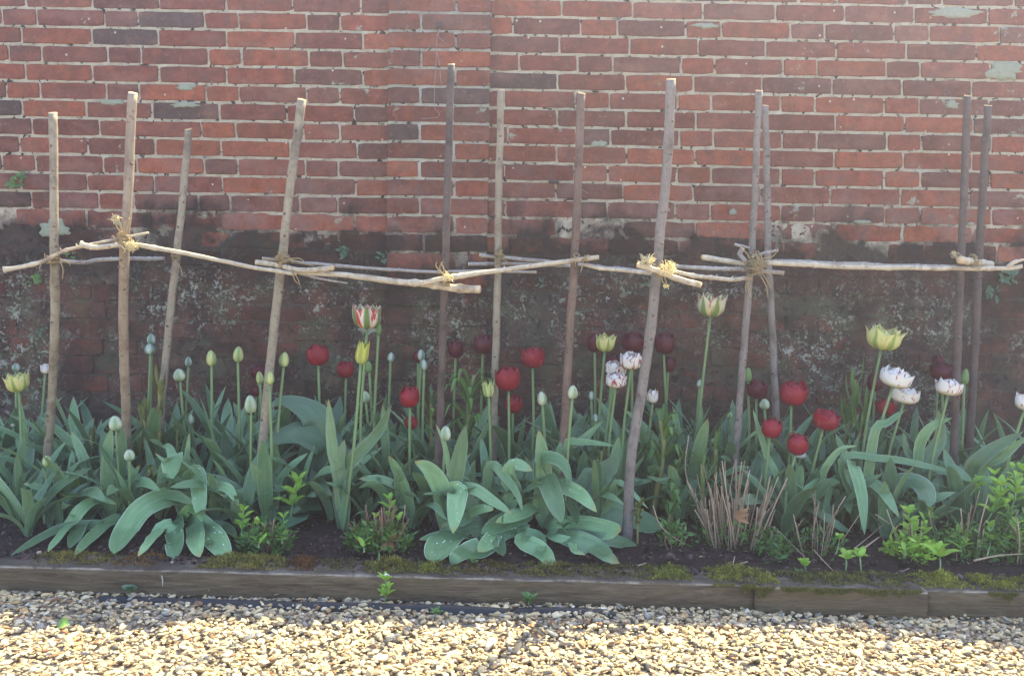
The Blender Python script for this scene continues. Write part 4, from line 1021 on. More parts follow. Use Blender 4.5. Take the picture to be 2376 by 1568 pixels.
leafplant(1262,2.62,'big spreading clump of broad blue-green leaves left of the leaning stake foot',[
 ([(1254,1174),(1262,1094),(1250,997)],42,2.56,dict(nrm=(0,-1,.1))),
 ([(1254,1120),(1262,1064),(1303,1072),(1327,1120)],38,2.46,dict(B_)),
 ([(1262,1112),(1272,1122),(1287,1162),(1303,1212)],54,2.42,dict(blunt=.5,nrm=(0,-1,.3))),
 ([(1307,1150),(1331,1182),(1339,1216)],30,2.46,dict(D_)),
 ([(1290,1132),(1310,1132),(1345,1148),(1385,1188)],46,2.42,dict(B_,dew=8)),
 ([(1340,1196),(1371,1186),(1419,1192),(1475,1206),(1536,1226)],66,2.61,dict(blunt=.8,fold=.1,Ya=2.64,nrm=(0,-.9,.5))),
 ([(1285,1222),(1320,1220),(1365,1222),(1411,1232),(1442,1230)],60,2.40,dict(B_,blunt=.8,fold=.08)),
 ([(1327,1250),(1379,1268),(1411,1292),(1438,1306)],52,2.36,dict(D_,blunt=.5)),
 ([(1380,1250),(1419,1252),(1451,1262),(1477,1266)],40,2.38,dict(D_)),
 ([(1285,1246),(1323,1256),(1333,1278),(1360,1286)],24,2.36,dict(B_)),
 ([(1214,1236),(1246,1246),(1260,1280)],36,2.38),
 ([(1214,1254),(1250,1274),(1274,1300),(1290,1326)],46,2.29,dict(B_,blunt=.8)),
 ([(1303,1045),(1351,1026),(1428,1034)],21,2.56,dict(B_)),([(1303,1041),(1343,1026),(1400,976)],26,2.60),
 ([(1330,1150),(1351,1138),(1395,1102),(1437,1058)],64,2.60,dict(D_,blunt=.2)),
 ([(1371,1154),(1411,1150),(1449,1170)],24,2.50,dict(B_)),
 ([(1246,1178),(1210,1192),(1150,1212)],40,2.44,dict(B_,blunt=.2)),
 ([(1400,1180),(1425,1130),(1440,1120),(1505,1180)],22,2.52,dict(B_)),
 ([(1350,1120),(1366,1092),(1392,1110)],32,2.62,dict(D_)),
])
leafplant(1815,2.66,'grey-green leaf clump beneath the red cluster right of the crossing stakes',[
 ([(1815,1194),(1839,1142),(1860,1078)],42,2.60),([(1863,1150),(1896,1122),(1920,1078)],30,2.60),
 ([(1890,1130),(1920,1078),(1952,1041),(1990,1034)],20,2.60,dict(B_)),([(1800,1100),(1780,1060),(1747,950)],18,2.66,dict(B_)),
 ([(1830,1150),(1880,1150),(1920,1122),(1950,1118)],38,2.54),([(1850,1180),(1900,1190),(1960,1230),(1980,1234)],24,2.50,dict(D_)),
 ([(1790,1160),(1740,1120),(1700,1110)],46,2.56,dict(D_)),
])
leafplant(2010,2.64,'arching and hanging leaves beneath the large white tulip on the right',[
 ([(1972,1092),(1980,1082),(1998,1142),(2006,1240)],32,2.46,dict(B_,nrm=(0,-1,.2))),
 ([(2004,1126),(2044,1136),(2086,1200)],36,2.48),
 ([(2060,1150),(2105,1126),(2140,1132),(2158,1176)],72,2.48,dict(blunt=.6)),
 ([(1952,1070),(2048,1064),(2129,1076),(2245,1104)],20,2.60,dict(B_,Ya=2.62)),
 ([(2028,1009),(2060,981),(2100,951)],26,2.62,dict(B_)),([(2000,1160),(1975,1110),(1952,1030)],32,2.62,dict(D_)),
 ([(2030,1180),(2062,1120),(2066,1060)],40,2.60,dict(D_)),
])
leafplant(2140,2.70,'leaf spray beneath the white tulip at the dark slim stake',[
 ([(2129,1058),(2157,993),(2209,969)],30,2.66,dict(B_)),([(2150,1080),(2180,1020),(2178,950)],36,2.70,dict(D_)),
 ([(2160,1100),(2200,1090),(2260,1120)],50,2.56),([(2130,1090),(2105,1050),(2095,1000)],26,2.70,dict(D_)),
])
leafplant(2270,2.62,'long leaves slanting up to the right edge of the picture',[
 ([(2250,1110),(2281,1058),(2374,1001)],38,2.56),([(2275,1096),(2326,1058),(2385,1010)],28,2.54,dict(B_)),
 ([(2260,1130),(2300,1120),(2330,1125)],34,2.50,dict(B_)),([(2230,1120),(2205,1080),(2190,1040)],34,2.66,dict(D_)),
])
leafplant(795,2.58,None,[
 ([(790,1120),(772,1040),(762,925)],30,2.56),([(800,1100),(840,1045),(880,1000),(908,940)],34,2.50,dict(nrm=(-.2,-1,.3))),
 ([(792,1120),(786,1080),(800,1020)],40,2.56),([(785,1130),(830,1040),(905,1000)],26,2.56,dict(D_)),
],existing=made[(837,816)])
# dew drops on the forward leaves
def dew(parent_root, spots, lab):
    pass
# ------------------------------------------------------------------ filler tulip plants without flowers
stx=[(120,'first'),(292,'second'),(400,'third'),(640,'fourth'),(1025,'dark purple'),(1150,'thin grey'),(1325,'brown'),(1500,'leaning'),(1760,'crossing'),(2220,'dark slim'),(2420,'far right')]
def where(x):
    a=None
    for sx,nm in stx:
        if x<sx: return ('between the %s and %s stakes'%(a,nm)) if a else 'left of the first stake'
        a=nm
    return 'right of the far right stake'
QUAL=['low','dense','sparse','loose','upright','narrow-leaved','broad-leaved','arching','shaded','pale','bushy','short','tall','ragged','spreading','drooping']
cnt={}
fill=[]
xs=[(30,2.62),(70,2.9),(20,2.98),(60,2.46),(90,2.76),(175,2.82),(160,2.60),(215,2.70),(230,2.92),(330,2.72),(370,2.62),(390,2.95),(455,2.88),(480,2.74),(520,2.95),(540,2.68),(585,2.80),(560,2.56),(620,2.62),(640,2.9),
    (760,2.9),(830,2.74),(870,2.95),(900,2.80),(930,2.66),(985,2.78),(1000,2.93),(1060,2.84),(1090,2.70),(1110,2.95),(1160,2.76),(1200,2.90),(1215,2.66),(1290,2.80),(1350,2.72),(1300,2.96),(1390,2.86),(1420,2.70),(1430,2.98),
    (1480,2.88),(1560,2.95),(1540,2.80),(1600,2.84),(1650,2.95),(1700,2.88),(1740,2.78),(1780,2.95),(1850,2.86),(1900,2.78),(1880,2.97),(1950,2.72),(1960,2.92),(2020,2.85),(2080,2.74),(2110,2.90),(2150,2.58),(2200,2.80),(2260,2.92),(2310,2.74),(2350,2.86),(2400,2.66),(-30,2.7),(-60,2.9),(2450,2.85),(45,2.58),(145,2.72),(190,2.92),(255,2.80),(310,2.60),(350,2.86),(500,2.60),(530,2.80),(610,2.75),(690,2.66),(720,2.72),(770,2.66),(850,2.64),(900,2.62),(960,2.60),(1010,2.66),(1080,2.62),(1180,2.64),(1240,2.78),(1330,2.84),(1380,2.62),(1410,2.78),(1450,2.70),(1580,2.70),(1620,2.72),(1720,2.68),(1830,2.62),(1920,2.62),(1980,2.78),(2060,2.58),(2230,2.62),(2290,2.58)]
for (x,Y) in xs:
    X=P(x,1130,Y).x; root=Vector((X,Y,soil_z(X,Y)))
    w=where(x); k=cnt.get(w,0); cnt[w]=k+1
    back='near the wall' if Y>2.84 else ('at the front' if Y<2.66 else 'in mid bed')
    lab='%s flowerless tulip leaves %s %s'%(QUAL[k%len(QUAL)]+(' narrow' if k>=len(QUAL) else ''), back, w)
    t=thing('tulip_plant', root, lab, 'tulip plant', 'leafy tulips without flowers')
    fan(t, root, int(R(7,12)), (.15,.29) if Y<2.8 else (.22,.40), (.018,.044), leanr=(.08,.6), droopr=(.3,1.9) if Y<2.8 else (.1,1.3))
# ------------------------------------------------------------------ other plants
# broad crinkled leaves
X=P(700,1100,2.78).x; root=Vector((X,2.78,soil_z(X,2.78)))
t=thing('broad_leaved_plant', root, 'plant with very broad crinkled leaves right of the fourth stake', 'plant', 'broad-leaved plants')
for pts,w,Yb in [([(740,1010),(720,955),(660,930),(615,950)],95,2.74),([(760,1050),(700,1005),(640,1020),(600,1052)],105,2.62),([(700,1190),(700,1150),(730,1120),(770,1150)],100,2.56),
                 ([(680,1200),(660,1170),(640,1190)],70,2.54),([(760,1090),(772,1050),(775,1100)],62,2.66),([(740,1010),(780,960),(790,920)],70,2.86)]:
    traced(t, root, pts, w, 2.76, Yb, mat=MAT['leafw'], prof='ovate', fold=.1, nrm=(R(-.2,.2),-.7,.7))
X=P(880,1100,2.80).x; root=Vector((X,2.80,soil_z(X,2.80)))
t=thing('broad_leaved_plant', root, 'lower plant with broad wavy leaves below the bright red goblet tulip', 'plant', 'broad-leaved plants')
for pts,w,Yb in [([(860,1120),(830,1080),(800,1085)],80,2.66),([(880,1110),(900,1050),(930,1030)],90,2.72),([(880,1130),(860,1090),(875,1030)],85,2.70),([(900,1140),(940,1100),(990,1110)],80,2.60),([(850,1150),(820,1130),(790,1150)],60,2.60)]:
    traced(t, root, pts, w, 2.78, Yb, mat=MAT['leafw'], prof='ovate', fold=.1, nrm=(R(-.2,.2),-.7,.7))
# furled shoots
def shoot(pts, Y, w, lab, hood=.05, n=12, mat='leafy', droop=.0, bush=1.0):
    pp=[P(x,y,Y) for x,y in pts]; b=pp[0]; g=soil_z(b.x,Y)
    if b.z>g: pp.insert(0, Vector((b.x,Y,g-.01)))
    t=thing('young_shoot', (pp[0].x,pp[0].y,g), lab, 'shoot', 'furled young shoots'); c=catmull(pp,16)
    r=w/2/PXM(Y); mb=MB(); tube(mb,c,[r*(1-.35*i/15) for i in range(16)],8,True,None,.15); mb.build('stem', MAT['stemy'], t)
    for k in range(n):
        f=R(.45,1.0); i=int(f*15); p=c[i]; az=k*2.4+R(-.5,.5); L=hood*R(.6,1.2)
        d=Vector((math.cos(az),math.sin(az),0)); st=p+d*r*.5
        q=[st, st+d*L*.18*bush+Vector((0,0,L*.45)), st+d*L*(.20+droop)*bush+Vector((0,0,L*(.95-droop)))]
        if droop: q.append(st+d*L*(.32+droop)*bush+Vector((0,0,L*(.55-droop))))
        leaf('leaf', MAT[mat], t, q, R(.007,.013)*bush, n=8, nrm=tuple(-d*.9+Vector((0,0,.2))), fold=.5, cross=3)
shoot([(366,1100),(368,1000),(371,935),(372,880)],2.80,15,'thick yellowish furled shoot beside the third stake',.07,16)
shoot([(343,1120),(340,1010),(328,950)],2.78,11,'thin furled shoot with bent tip left of the third stake',.06,12)
shoot([(312,1120),(330,1000),(322,945)],2.84,10,'slim furled shoot right of the second stake',.06,10)
shoot([(408,1110),(412,1040),(410,975)],2.82,11,'furled shoot low down right of the third stake',.05,10)
shoot([(212,1130),(210,1080),(212,1010)],2.86,11,'little furled shoot between the first and second stakes',.05,9)
shoot([(1078,1140),(1085,1000),(1090,920),(1100,870)],2.84,14,'tall feathery nodding shoot right of the dark purple stake',.10,26,'leafg',.25,1.4)
shoot([(1000,1100),(1000,980),(1000,925)],2.88,9,'small feathery shoot left of the dark purple stake',.06,12,'leafg',.1,1.2)
shoot([(1515,1180),(1528,1120),(1540,1040),(1532,975)],2.72,16,'stout leafy shoot with ruffled crown right of the leaning stake',.085,26,'leafg',.22,1.5)
shoot([(1560,1170),(1568,1110),(1580,1060)],2.70,11,'shoot with clawed pale tip between the leaning and crossing stakes',.05,14,'leafg',.1,1.3)
shoot([(1655,1150),(1660,1080),(1661,1020)],2.74,14,'plump furled shoot among the dry stems',.07,14,'leafg',0,1.0)
shoot([(1632,1180),(1630,1120),(1628,1075)],2.66,13,'shorter furled shoot left of the plump one',.06,12,'leafg',0,1.0)
shoot([(1390,1150),(1392,1100),(1396,1045)],2.70,10,'yellowish shoot among broad leaves left of the leaning stake',.06,10,'leafy')
shoot([(1548,1230),(1560,1180),(1572,1150)],2.58,10,'small reddish ferny shoot near the leaning stake foot',.06,16,'leafg',.1,1.4)
shoot([(1480,1215),(1482,1190),(1486,1168)],2.50,6,'tiny yellow tuft at the right of the leaning stake foot',.03,10,'leafy',.1,1.3)
shoot([(1955,1050),(1975,960),(1985,880)],2.88,9,'wispy upright shoot left of the large white tulip',.11,14,'leafg',.0,1.1)
shoot([(1985,1060),(2000,980),(2010,920)],2.84,8,'second wispy shoot just left of the large white tulip',.10,12,'leafg',.0,1.1)
shoot([(362,1140),(355,1110),(345,1095)],2.62,6,'small yellow-green rosette behind the foreground leaves',.04,12,'leafy',.15,1.5)
# sprigs of bright ovate leaves
def sprig(pts, Y, lab, leaves, L=.035, w=.016, mat='leafb', stem='stem', whorls=3, spread=1.0):
    pp=[P(x,y,floorY(x,y,Y)) for x,y in pts]; 
    t=thing('leafy_sprig', pp[0], lab, 'sprig', 'bright green sprigs'); c=catmull(pp,12); mb=MB(); tube(mb,c,[.0024-.001*i/11 for i in range(12)],6); mb.build('stem', MAT[stem], t)
    for wv in range(whorls):
        i=int(11*(1-.24*wv)); p=c[i]; k0=R(0,6.3)
        m_=max(2,int(leaves/whorls))
        for k in range(m_):
            az=k0+k*6.283/m_; d=Vector((math.cos(az),math.sin(az),0)); el=R(.35,1.1) if wv else R(.7,1.6); LL=L*R(.75,1.2)*(1 if wv else .8)
            tip=p+(d*spread+Vector((0,0,el*.8))).normalized()*LL; mid=p.lerp(tip,.55)+Vector((0,0,LL*.12))
            leaf('leaf', MAT[mat], t, [p,mid,tip], w*R(.8,1.2), n=8, nrm=(-d.x*.4,-d.y*.4-.35,.9), prof='ovate', fold=.15, cross=5)
sprig([(672,1215),(680,1160),(690,1120)],2.56,'bright sprig with long pointed leaves right of the left stubble clump',12,.060,.020)
sprig([(908,1230),(905,1190),(903,1160)],2.50,'small bright sprig above the second green stubble clump',9,.034,.014)
sprig([(880,1300),(878,1260),(872,1200)],2.46,'tuft of narrow light leaves inside the second green stubble clump',8,.03,.012)
sprig([(2180,1335),(2182,1305),(2178,1280)],2.33,'star-shaped yellow-green sprig near the right timber board',9,.052,.020,whorls=2)
sprig([(2120,1270),(2116,1230),(2108,1190)],2.42,'tall bright sprig left of the star-shaped one',12,.040,.017)
sprig([(2160,1230),(2158,1200),(2155,1170)],2.52,'bright sprig high behind the star-shaped one',9,.036,.016)
sprig([(2290,1210),(2318,1160),(2322,1125)],2.46,'dense bright sprig near the right edge',16,.042,.018,whorls=4)
sprig([(2345,1190),(2360,1130),(2372,1090)],2.46,'topmost bright sprig at the right edge',14,.042,.018,whorls=4)
sprig([(2290,1290),(2300,1250),(2298,1222)],2.42,'small bright sprig low near the right edge',7,.032,.015,whorls=2)
sprig([(2250,1150),(2262,1135),(2270,1118)],2.56,'pale sprig left of the dense bright one',8,.030,.015,whorls=2)
sprig([(1962,1325),(1964,1305),(1962,1290)],2.33,'low bright rosette on the soil between moss and bare twigs',8,.030,.016,whorls=2)
sprig([(1998,1325),(1996,1300),(1994,1285)],2.33,'twin of the low bright rosette, just to its right',8,.030,.016,whorls=2)
sprig([(1872,1330),(1868,1315),(1866,1305)],2.32,'small green rosette under the bare twigs right of the dry clump',7,.026,.015,'leafb',whorls=2)
sprig([(1940,1285),(1945,1265),(1948,1250)],2.40,'tiny bright leaf pair on a pale twig right of the dry clump',4,.028,.015,whorls=1)
sprig([(1105,1325),(1100,1312),(1098,1300)],2.32,'small dark weed on the soil in front of the dewy leaves',8,.018,.009,'leafg',whorls=2)
sprig([(1330,1250),(1300,1215),(1285,1190)],2.50,'ferny green weed among the broad leaves left of the leaning stake',12,.036,.012,'leafg',whorls=3)
sprig([(1870,1345),(1860,1335),(1850,1328)],2.30,'grassy seedling beside the mossy timber',5,.022,.006,'leafg',whorls=1)
for (x,yb,yt,Y,lab,n) in [(2100,1290,1225,2.40,'lower twin of the tall bright sprig left of the star-shaped one',12),(2140,1250,1205,2.46,'bright sprig between the tall one and the one high behind',10),(2335,1230,1165,2.44,'bright sprig just under the topmost one at the right edge',14),(2310,1180,1100,2.50,'loose bright sprig behind the dense bright one',12),
    (2355,1160,1085,2.42,'bright sprig poking over the right edge shrub',14),(2230,1280,1235,2.42,'bright tip in the tangled brown-green shrub',8),(2360,1270,1215,2.38,'low bright sprig cut by the right edge',10),(600,1270,1215,2.40,'small light green sprig inside the leftmost stubby shrub',8),
    (560,1240,1185,2.44,'feathery yellow-green sprig at the left side of the leftmost stubby shrub',12),(655,1260,1200,2.44,'light green sprig at the right side of the leftmost stubby shrub',9),(925,1270,1205,2.46,'thin light sprig at the right of the second stubby shrub',8),(845,1280,1220,2.44,'thin light sprig at the left of the second stubby shrub',8)]:
    sprig([(x,yb),(x+R(-4,4),(yb+yt)/2),(x+R(-6,6),yt)],Y,lab,n,.034,.013,whorls=4)
# weeds in gravel, wall plants
def gsprig(gx_,gy_,h,lab,leaves,L,w,mat,whorls=2,flower=False,spread=1.0):
    b=G(gx_,gy_,.006); t=thing('weed', b, lab, 'weed', 'weeds growing in the gravel'); top=b+Vector((.002,-.004,h)); c=catmull([b,(b+top)/2+Vector((.003,0,0)),top],8)
    mb=MB(); tube(mb,c,.0016,6); mb.build('stem', MAT['stem'], t)
    for wv in range(whorls):
        p=c[int(7*(1-.3*wv))]; m_=max(2,leaves//whorls); k0=R(0,6)
        for k in range(m_):
            az=k0+k*6.283/m_; d=Vector((math.cos(az),math.sin(az),0)); tip=p+(d*spread+Vector((0,0,R(.2,.9)))).normalized()*L*R(.7,1.2)
            leaf('leaf', MAT[mat], t, [p,p.lerp(tip,.5)+Vector((0,0,L*.12)),tip], w*R(.8,1.2), n=7, nrm=(-d.x*.4,-.4,.9), prof='ovate', fold=.1, cross=5)
    if flower:
        for k in range(5):
            fp=top+Vector((R(-.006,.006),R(-.006,.006),.006+R(0,.006)))
            mb=MB()
            for q in range(4):
                az=q*1.571+R(0,.5); d=Vector((math.cos(az),math.sin(az)*.8,.5)).normalized(); s_=d.cross(Vector((0,0,1)))*.0028
                mb.add([fp,fp+d*.003+s_,fp+d*.0065,fp+d*.003-s_],[(0,1,2,3)])
            mb.build('flower', MAT['white'], t)
gsprig(893,1395,.056,'yellow-green flowering weed standing before the timber board',20,.026,.011,'leafb',3,True)
gsprig(1225,1402,.016,'flat green weed seedling by the black membrane',8,.026,.017,'leafg',2)
gsprig(300,1378,.014,'grey-green seedling at the foot of the timber on the left',9,.022,.015,'leafw',2)
gsprig(1010,1425,.006,'very low sprawling weed in the shaded gravel',9,.020,.008,'leafg',2)
gsprig(1030,1425,.006,'creeping weed right beside the very low one',6,.018,.008,'leafg',1) if False else None
b=G(148,1452,.016); t=thing('fallen_leaf', b, 'single green leaf lying on the sunlit gravel at lower left', 'leaf'); leaf('blade', MAT['leafg'], t, [b+Vector((-.013,0,.002)),b+Vector((0,-.004,.009)),b+Vector((.014,0,.004))], .026, n=9, nrm=(0,-.7,.8), prof='ovate', cross=5)
def wallplant(x,y,s,lab,n,mat='leafg',pier=False):
    Y=WALLY-.004; b=P(x,y,Y); t=thing('wall_plant', b, lab, 'wall plant', 'small plants rooted in the wall')
    for k in range(n):
        an=R(0,6.28); L=s*R(.5,1.1); d=Vector((math.cos(an),-R(.3,.9),math.sin(an)*.8))
        st=b+Vector((R(-.4,.4)*s,0,R(-.4,.4)*s)); tip=st+d.normalized()*L*.6
        leaf('leaf', MAT[mat], t, [st,st.lerp(tip,.5)+Vector((0,-.003,.002)),tip], L*.28, n=6, nrm=(0,-1,.4), prof='ovate', cross=3)
for (x,y,s,lab,n,m_) in [(43,420,.055,'small fern on the brick wall at the far left',16,'leafg'),(86,650,.045,'low fern on the wall left of the first stake',12,'leafg'),(98,768,.03,'faint green seedlings on the damp wall left of the first stake',9,'leafw'),
    (800,585,.038,'left clump of little round leaves on the wall left of the pier',14,'leafw'),(890,600,.038,'right clump of little round leaves on the wall left of the pier',14,'leafw'),(1080,618,.03,'few leaves on the pier right of the dark purple stake',7,'leafw'),
    (950,660,.035,'leaves on the wall beneath the stout rod',9,'leafw'),(1255,655,.028,'small leaves on the wall left of the brown stake',8,'leafw'),(2340,640,.06,'trailing greenery on the wall at the right edge',22,'leafw'),(2300,680,.05,'green film of leaves lower on the wall at the right edge',16,'leafw'),
    (1500,655,.03,'little leaves on the wall behind the leaning stake',8,'leafw'),(165,590,.04,'thin greenery on the wall between the first and second stakes',8,'leafg')]: wallplant(x,y,s,lab,n,m_)
# raised lichen crusts on the wall
def lichen(x,y,w,h,lab,Y=WALLY):
    b=P(x,y,Y-.0015); W=w/2/PXM(Y); Hh=h/2/PXM(Y); mb=MB(); n=34; s=R(0,99); vs=[b+Vector((0,-.0032,0))]
    for ring,(f,dy) in enumerate(((.55,-.0030),(.9,-.0022),(1.0,.0035))):
        for k in range(n):
            an=k/n*6.283; q=1+.55*mnoise.noise(Vector((math.cos(an)*2.2+s,math.sin(an)*2.2,0)))+.25*mnoise.noise(Vector((math.cos(an)*7+s,math.sin(an)*7,3)))
            vs.append(b+Vector((math.cos(an)*W*q*f,dy,math.sin(an)*Hh*q*f)))
    fs=[(0,1+k,1+(k+1)%n) for k in range(n)]
    for r_ in range(2):
        o=1+r_*n
        for k in range(n): fs.append((o+k,o+n+k,o+n+(k+1)%n,o+(k+1)%n))
    mb.add(vs,fs); tag(mb.build('lichen_patch', MAT['lichen']), lab, 'lichen', 'pale lichen crusts on the wall')
for a in [(127,530,64,46,'largest white lichen patch behind the first stake'),(285,520,34,14,'small white lichen patch just left of the second stake'),(430,203,48,16,'grey-green lichen on the wall above the third stake'),(430,243,60,14,'long lichen smear below the one above the third stake'),(258,237,56,14,'pale lichen smear above and left of the second stake'),
          (2330,165,80,40,'big green lichen patch at the upper right corner'),(2215,30,110,24,'wide lichen patch at the very top right'),(1390,334,40,16,'lichen under the dark brick by the brown stake'),(1700,492,18,16,'round lichen spot left of the crossing stakes'),
          (2252,520,16,10,'small lichen fleck by the dark slim stake'),(2210,243,30,18,'lichen behind the top of the dark slim stake'),(1640,60,60,12,'lichen line on the dark brick at the top'),(855,765,40,22,'whitish patch on the damp wall under the stout rod') ,(2000,515,40,9,'white lichen streak above the long rod')]:
    lichen(*a)
lichen(975,243,0,0,'') if False else None
# stubble clumps
def clump(cx_, by, Y, width, lab, nst, hr, stemmat, greens, gmat, gL=.05, sprd=.35, name='cut_back_shrub', gw=.0055, gh=.12):
    c0=P(cx_,by,Y); X=c0.x; z=soil_z(X,Y); t=thing(name, (X,Y,z), lab, 'shrub', 'cut-back shrubs along the front of the bed'); W=width/2/PXM(Y)
    for k in range(nst):
        u=R(-1,1); v=R(-1,1); p=Vector((X+u*W*.55, Y+v*.05, z-.008)); h=R(*hr)*(1-.3*abs(u)); lean=u*sprd+R(-.2,.2)
        q=p+Vector((lean*h,-.10*h+R(-.15,.15)*h,h)); m_=p.lerp(q,.5)+Vector((R(-.008,.008),R(-.006,.006),0)); r=R(.0012,.0026)
        mb=MB(); v_=R(.6,1.25); tube(mb,catmull([p,m_,q],7),[r*(1-.3*i/6) for i in range(7)],6,True,(v_,v_,v_,1)); s_=mb.build('stem', MAT[stemmat], t)
        if R(0,1)<.4:
            j=p.lerp(q,R(.4,.8)); mb=MB(); e=j+Vector((R(-1,1)*.025,R(-.5,.3)*.02,R(.01,.04))); tube(mb,[j,j.lerp(e,.5)+Vector((0,0,.002)),e],[r*.6,r*.5,r*.3],5,True,(v_,v_,v_,1)); mb.build('twig', MAT[stemmat], s_)
    if greens:
        mb=MB(); n0=greens
        for k in range(n0):
            u=R(-1,1); v=R(-1,1)
            if u*u+v*v>1 or mnoise.noise(Vector((u*2.5+cx_,v*2.5,k%7)))<-.12: continue
            hh=R(.0,gh)*(1-.5*u*u); p=Vector((X+u*W, Y+v*.07, z+hh*.6)); az=R(0,6.28); d=Vector((math.cos(az)*.9+u*.3,math.sin(az)*.8-.2,R(-.1,1.2))).normalized(); L=gL*R(.25,.7); sd_=d.cross(Vector((R(-1,1),R(-1,1),.3))).normalized()*gw*R(.5,1)
            g=R(.55,1.35); q=p+d*L; m_=p.lerp(q,.55)
            mb.add([p,m_+sd_,q,m_-sd_],[(0,1,2,3)],[(.5,0),(.9,.5),(.5,1),(.1,.5)],(g,g*R(.9,1.1),g*.9,1))
        mb.build('foliage', MAT[gmat], t)
clump(618,1290,2.40,120,'leftmost stubby shrub, fresh feathery green with reddish cut twigs',16,(.05,.13),'redstem',900,'leafg')
clump(880,1300,2.42,150,'second stubby shrub from the left, bushy green with cut twigs and an orange dead leaf',26,(.08,.17),'redstem',1500,'leafg')
clump(1700,1300,2.50,200,'big fan of dry straw-coloured cut stems below the crossing stakes',78,(.13,.29),'drystem',500,'leafg',.04,.30)
clump(1790,1330,2.42,70,'small green ferny tuft at the right foot of the dry straw-coloured fan',4,(.05,.09),'drystem',450,'leafg')
clump(1890,1310,2.46,130,'thin bundle of greyish cut twigs right of the dry fan',13,(.12,.21),'drystem',350,'leafg',.04,.4)
clump(2110,1320,2.44,110,'mixed green and brown twiggy shrub left of the star-shaped sprig',8,(.08,.18),'drystem',700,'leafb',.045,.35,gh=.10)
clump(2240,1310,2.44,160,'tangled brown-green shrub near the right edge',13,(.10,.22),'drystem',1000,'leafg',.05,.4,gh=.16)
clump(2370,1310,2.42,130,'dense dark green shrub cut by the right edge',6,(.12,.22),'drystem',1300,'leafg',.05,.35,gh=.22)
clump(1560,1270,2.50,60,'scrap of ferny growth right of the leaning stake foot',5,(.04,.08),'redstem',260,'leafg')
# low tangle of wispy leaves between first stakes
def wisp(x,Y,n,lab,mat='leafg',L=(.10,.18)):
    X=P(x,1150,Y).x; root=Vector((X,Y,soil_z(X,Y))); t=thing('narrow_leaved_plant', root, lab, 'plant', 'narrow-leaved plants')
    for k in range(n): rleaf(t, root+Vector((R(-.03,.03),R(-.03,.03),0)), R(0,6.28), R(*L), R(.010,.020), R(.1,.7), R(.3,1.6), MAT[mat])
wisp(190,2.62,22,'tangle of thin green leaves between the first and second stakes','leafg')
wisp(130,2.52,12,'thin green leaves low in front of the first stake','leafw')
wisp(1010,2.80,8,'thin dark leaves left of the dark purple stake foot','leafg')
wisp(2060,2.62,12,'narrow leaves below the large white tulip','leafg',(.14,.24))
wisp(1930,2.70,10,'narrow leaves right of the red cluster','leafg',(.14,.24))
# loose twigs
def twig(pts,Y0,Y1,r,lab,mat='drystem',floor=True):
    n=len(pts); pp=[P(x,y,(floorY(x,y,Y0+(Y1-Y0)*i/(n-1)) if floor else Y0+(Y1-Y0)*i/(n-1))) for i,(x,y) in enumerate(pts)]; mb=MB(); tube(mb,catmull(pp,12),[r*(1-.5*i/11) for i in range(12)],6)
    o=mb.build('dry_twig', MAT[mat]); tag(o,lab,'twig','loose dry twigs')
twig([(2000,1275),(2040,1245)],2.42,2.42,.003,'slanting cut twig left of the bright sprigs')
twig([(1985,1270),(2022,1240),(2050,1215)],2.5,2.5,.0018,'thin upper slanting twig behind the slanting cut twig')
twig([(1888,1275),(1920,1310),(1950,1340)],2.40,2.36,.0018,'pale twig slanting down right of the dry fan')
twig([(1795,1220),(1830,1255),(1870,1295)],2.46,2.40,.0018,'long pale twig sloping down from the dry fan')
twig([(2030,1192),(2070,1218)],2.50,2.48,.002,'short pale twig pointing at the tall bright sprig')
twig([(2260,1300),(2320,1288),(2400,1283)],2.38,2.36,.0032,'thick horizontal dry twig at the right edge')
twig([(1515,1172),(1530,1215),(1555,1240),(1590,1262)],2.50,2.42,.002,'white curved twig right of the leaning stake foot')
twig([(1670,1325),(1705,1312),(1735,1302)],2.34,2.34,.003,'forked dead twig lying at the foot of the dry fan')
twig([(1700,1310),(1705,1290)],2.34,2.36,.002,'upright prong on the dead twig at the foot of the dry fan')
twig([(2015,1330),(2060,1335),(2110,1318)],2.33,2.33,.002,'grey twig lying on the soil below the bright sprigs')
twig([(1168,1378),(1180,1362),(1198,1342)],2.20,2.21,.0012,'thin stalk leaning on the timber face in the middle',floor=False)
twig([(1480,1312),(1500,1305)],2.32,2.34,.0025,'short stub on the soil right of the leaning stake')
twig([(940,1170),(935,1225),(945,1255)],2.44,2.42,.0016,'pale bent twig right of the second stubby shrub')
twig([(1745,1085),(1735,960),(1700,980),(1685,1110)],2.62,2.55,.0012,'hair-thin curved stalk above the dry fan') if False else None
twig([(1598,1010),(1590,1090),(1610,1150)],2.58,2.52,.0015,'thin straw rising left of the dry fan',floor=False)
# litter
mb=MB()
for k in range(330):
    on=k<230
    x=R(-2.1,2.1); y=R(2.36,2.75) if on else R(1.75,2.2)
    z=(soil_z(x,y)+.010) if on else .016
    L=R(.005,.02); w=R(.001,.0045); an=R(0,3.14); d=Vector((math.cos(an),math.sin(an),R(-.2,.25))); q=Vector((-d.y,d.x,R(-.2,.2)))*w; p=Vector((x,y,z)); c=random.choice([(.9,.8,.7),(.5,.35,.25),(1.3,1.2,1.0),(.35,.25,.2),(.7,.75,.5)])
    mb.add([p-d*L*.5, p-d*.1*L+q+Vector((0,0,.0015)), p+d*L*.5, p-d*.1*L-q+Vector((0,0,.0012))],[(0,1,2,3)],None,(*c,1))
tag(mb.build('leaf_litter', MAT['drystem'], smooth=False), 'bits of straw and dead leaf scattered over the soil and gravel', 'litter', kind='stuff')
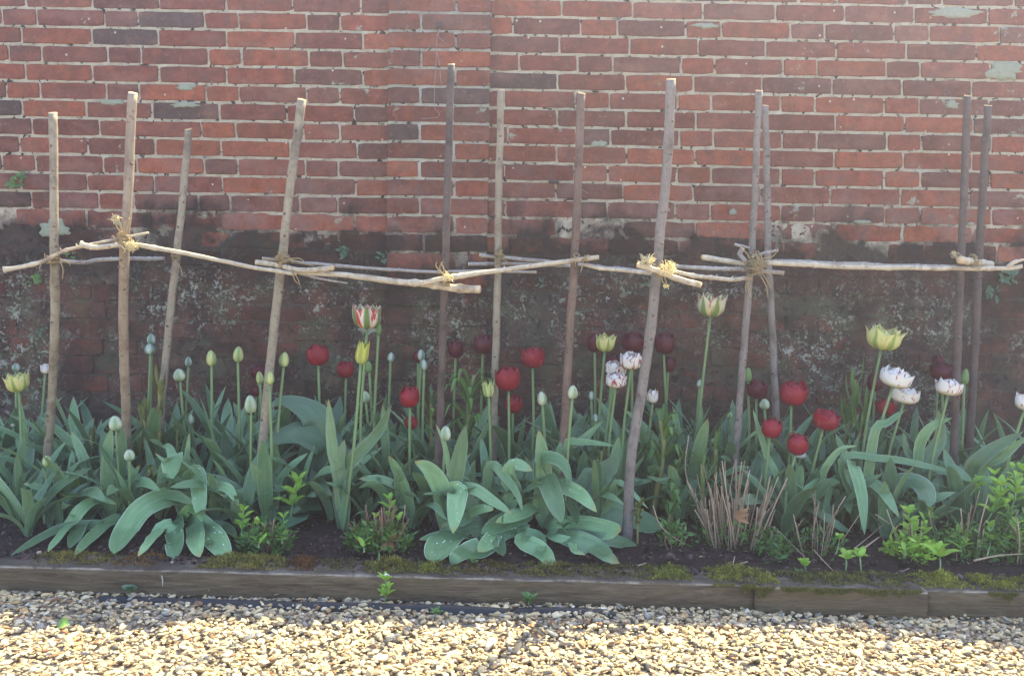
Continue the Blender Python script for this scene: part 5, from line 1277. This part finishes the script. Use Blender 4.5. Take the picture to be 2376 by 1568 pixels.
# dead orange leaves
def deadleaf(x,y,Y,lab,k=5,s=.03):
    b=P(x,y,floorY(x,y,Y)); t=thing('dead_leaf', b, lab, 'dead leaf', 'dead leaves')
    for q in range(k):
        d=Vector((R(-1,1),R(-.6,0),R(-1,.6))).normalized(); leaf('blade', MAT['dead'], t, [b,b+d*s*.5+Vector((0,-.003,0)),b+d*s], s*.35, n=7, nrm=(0,-1,.3), prof='ovate', cross=4)
deadleaf(900,1255,2.38,'orange dead leaf caught in the second stubby shrub',7,.036)
deadleaf(1705,1195,2.44,'yellowing leaf among the dry fan stems',3,.045)
# hanging wires on the pier
def wire(pts,lab,Y=PIERY-.006,r=.0009):
    pp=[P(x,y,Y) for x,y in pts]; mb=MB(); tube(mb,catmull(pp,30),r,5); tag(mb.build('wire', MAT['wire']),lab,'wire','thin wires hanging on the wall')
wire([(1020,62),(1014,90),(1013,120),(1010,170),(1008,220),(1009,252),(1019,262),(1016,272),(980,276)],'longer thin wire dangling down the brick pier')
wire([(1020,65),(1018,85),(1030,98)],'short curl of wire from the nail on the pier')
wire([(1013,120),(1020,150),(1022,180),(1026,200)],'middle strand of wire on the brick pier')
wire([(1300,421),(1330,428),(1365,450)],'faint wire on the wall left of the brown stake',WALLY-.006)
mb=MB(); a=P(1018,60,PIERY); box(mb,a.x-.008,a.x+.008,PIERY-.008,PIERY+.004,a.z-.012,a.z+.010); tag(mb.build('wall_nail', MAT['iron']),'rusty flat nail holding wires on the brick pier','nail','nails in the wall')
mb=MB(); a=P(1285,422,WALLY); box(mb,a.x-.018,a.x+.018,WALLY-.008,WALLY+.004,a.z-.006,a.z+.006); tag(mb.build('wall_nail', MAT['iron']),'flat lead tag in the wall left of the brown stake','nail','nails in the wall')
# ------------------------------------------------------------------ haze
if GLARE_DENSITY:  # scattering volume added to imitate the veil of lens glare
    hm=bpy.data.materials.new('lens_glare_volume'); hm.use_nodes=True; nt=hm.node_tree; nt.nodes.remove(nt.nodes['Principled BSDF'])
    pv=nt.nodes.new('ShaderNodeVolumePrincipled'); pv.inputs['Color'].default_value=(.68,.68,.87,1); pv.inputs['Density'].default_value=GLARE_DENSITY; pv.inputs['Anisotropy'].default_value=.70
    nt.links.new(pv.outputs[0], nt.nodes['Material Output'].inputs['Volume'])
    mb=MB(); box(mb,-4.2,4.2,-1.2,4.2,-1.0,2.9); o=mb.build('lens_glare', hm, smooth=False); tag(o, 'thin volume added over the bed to imitate lens glare', 'lens_glare', kind='stuff')
print('objects', len(bpy.data.objects))
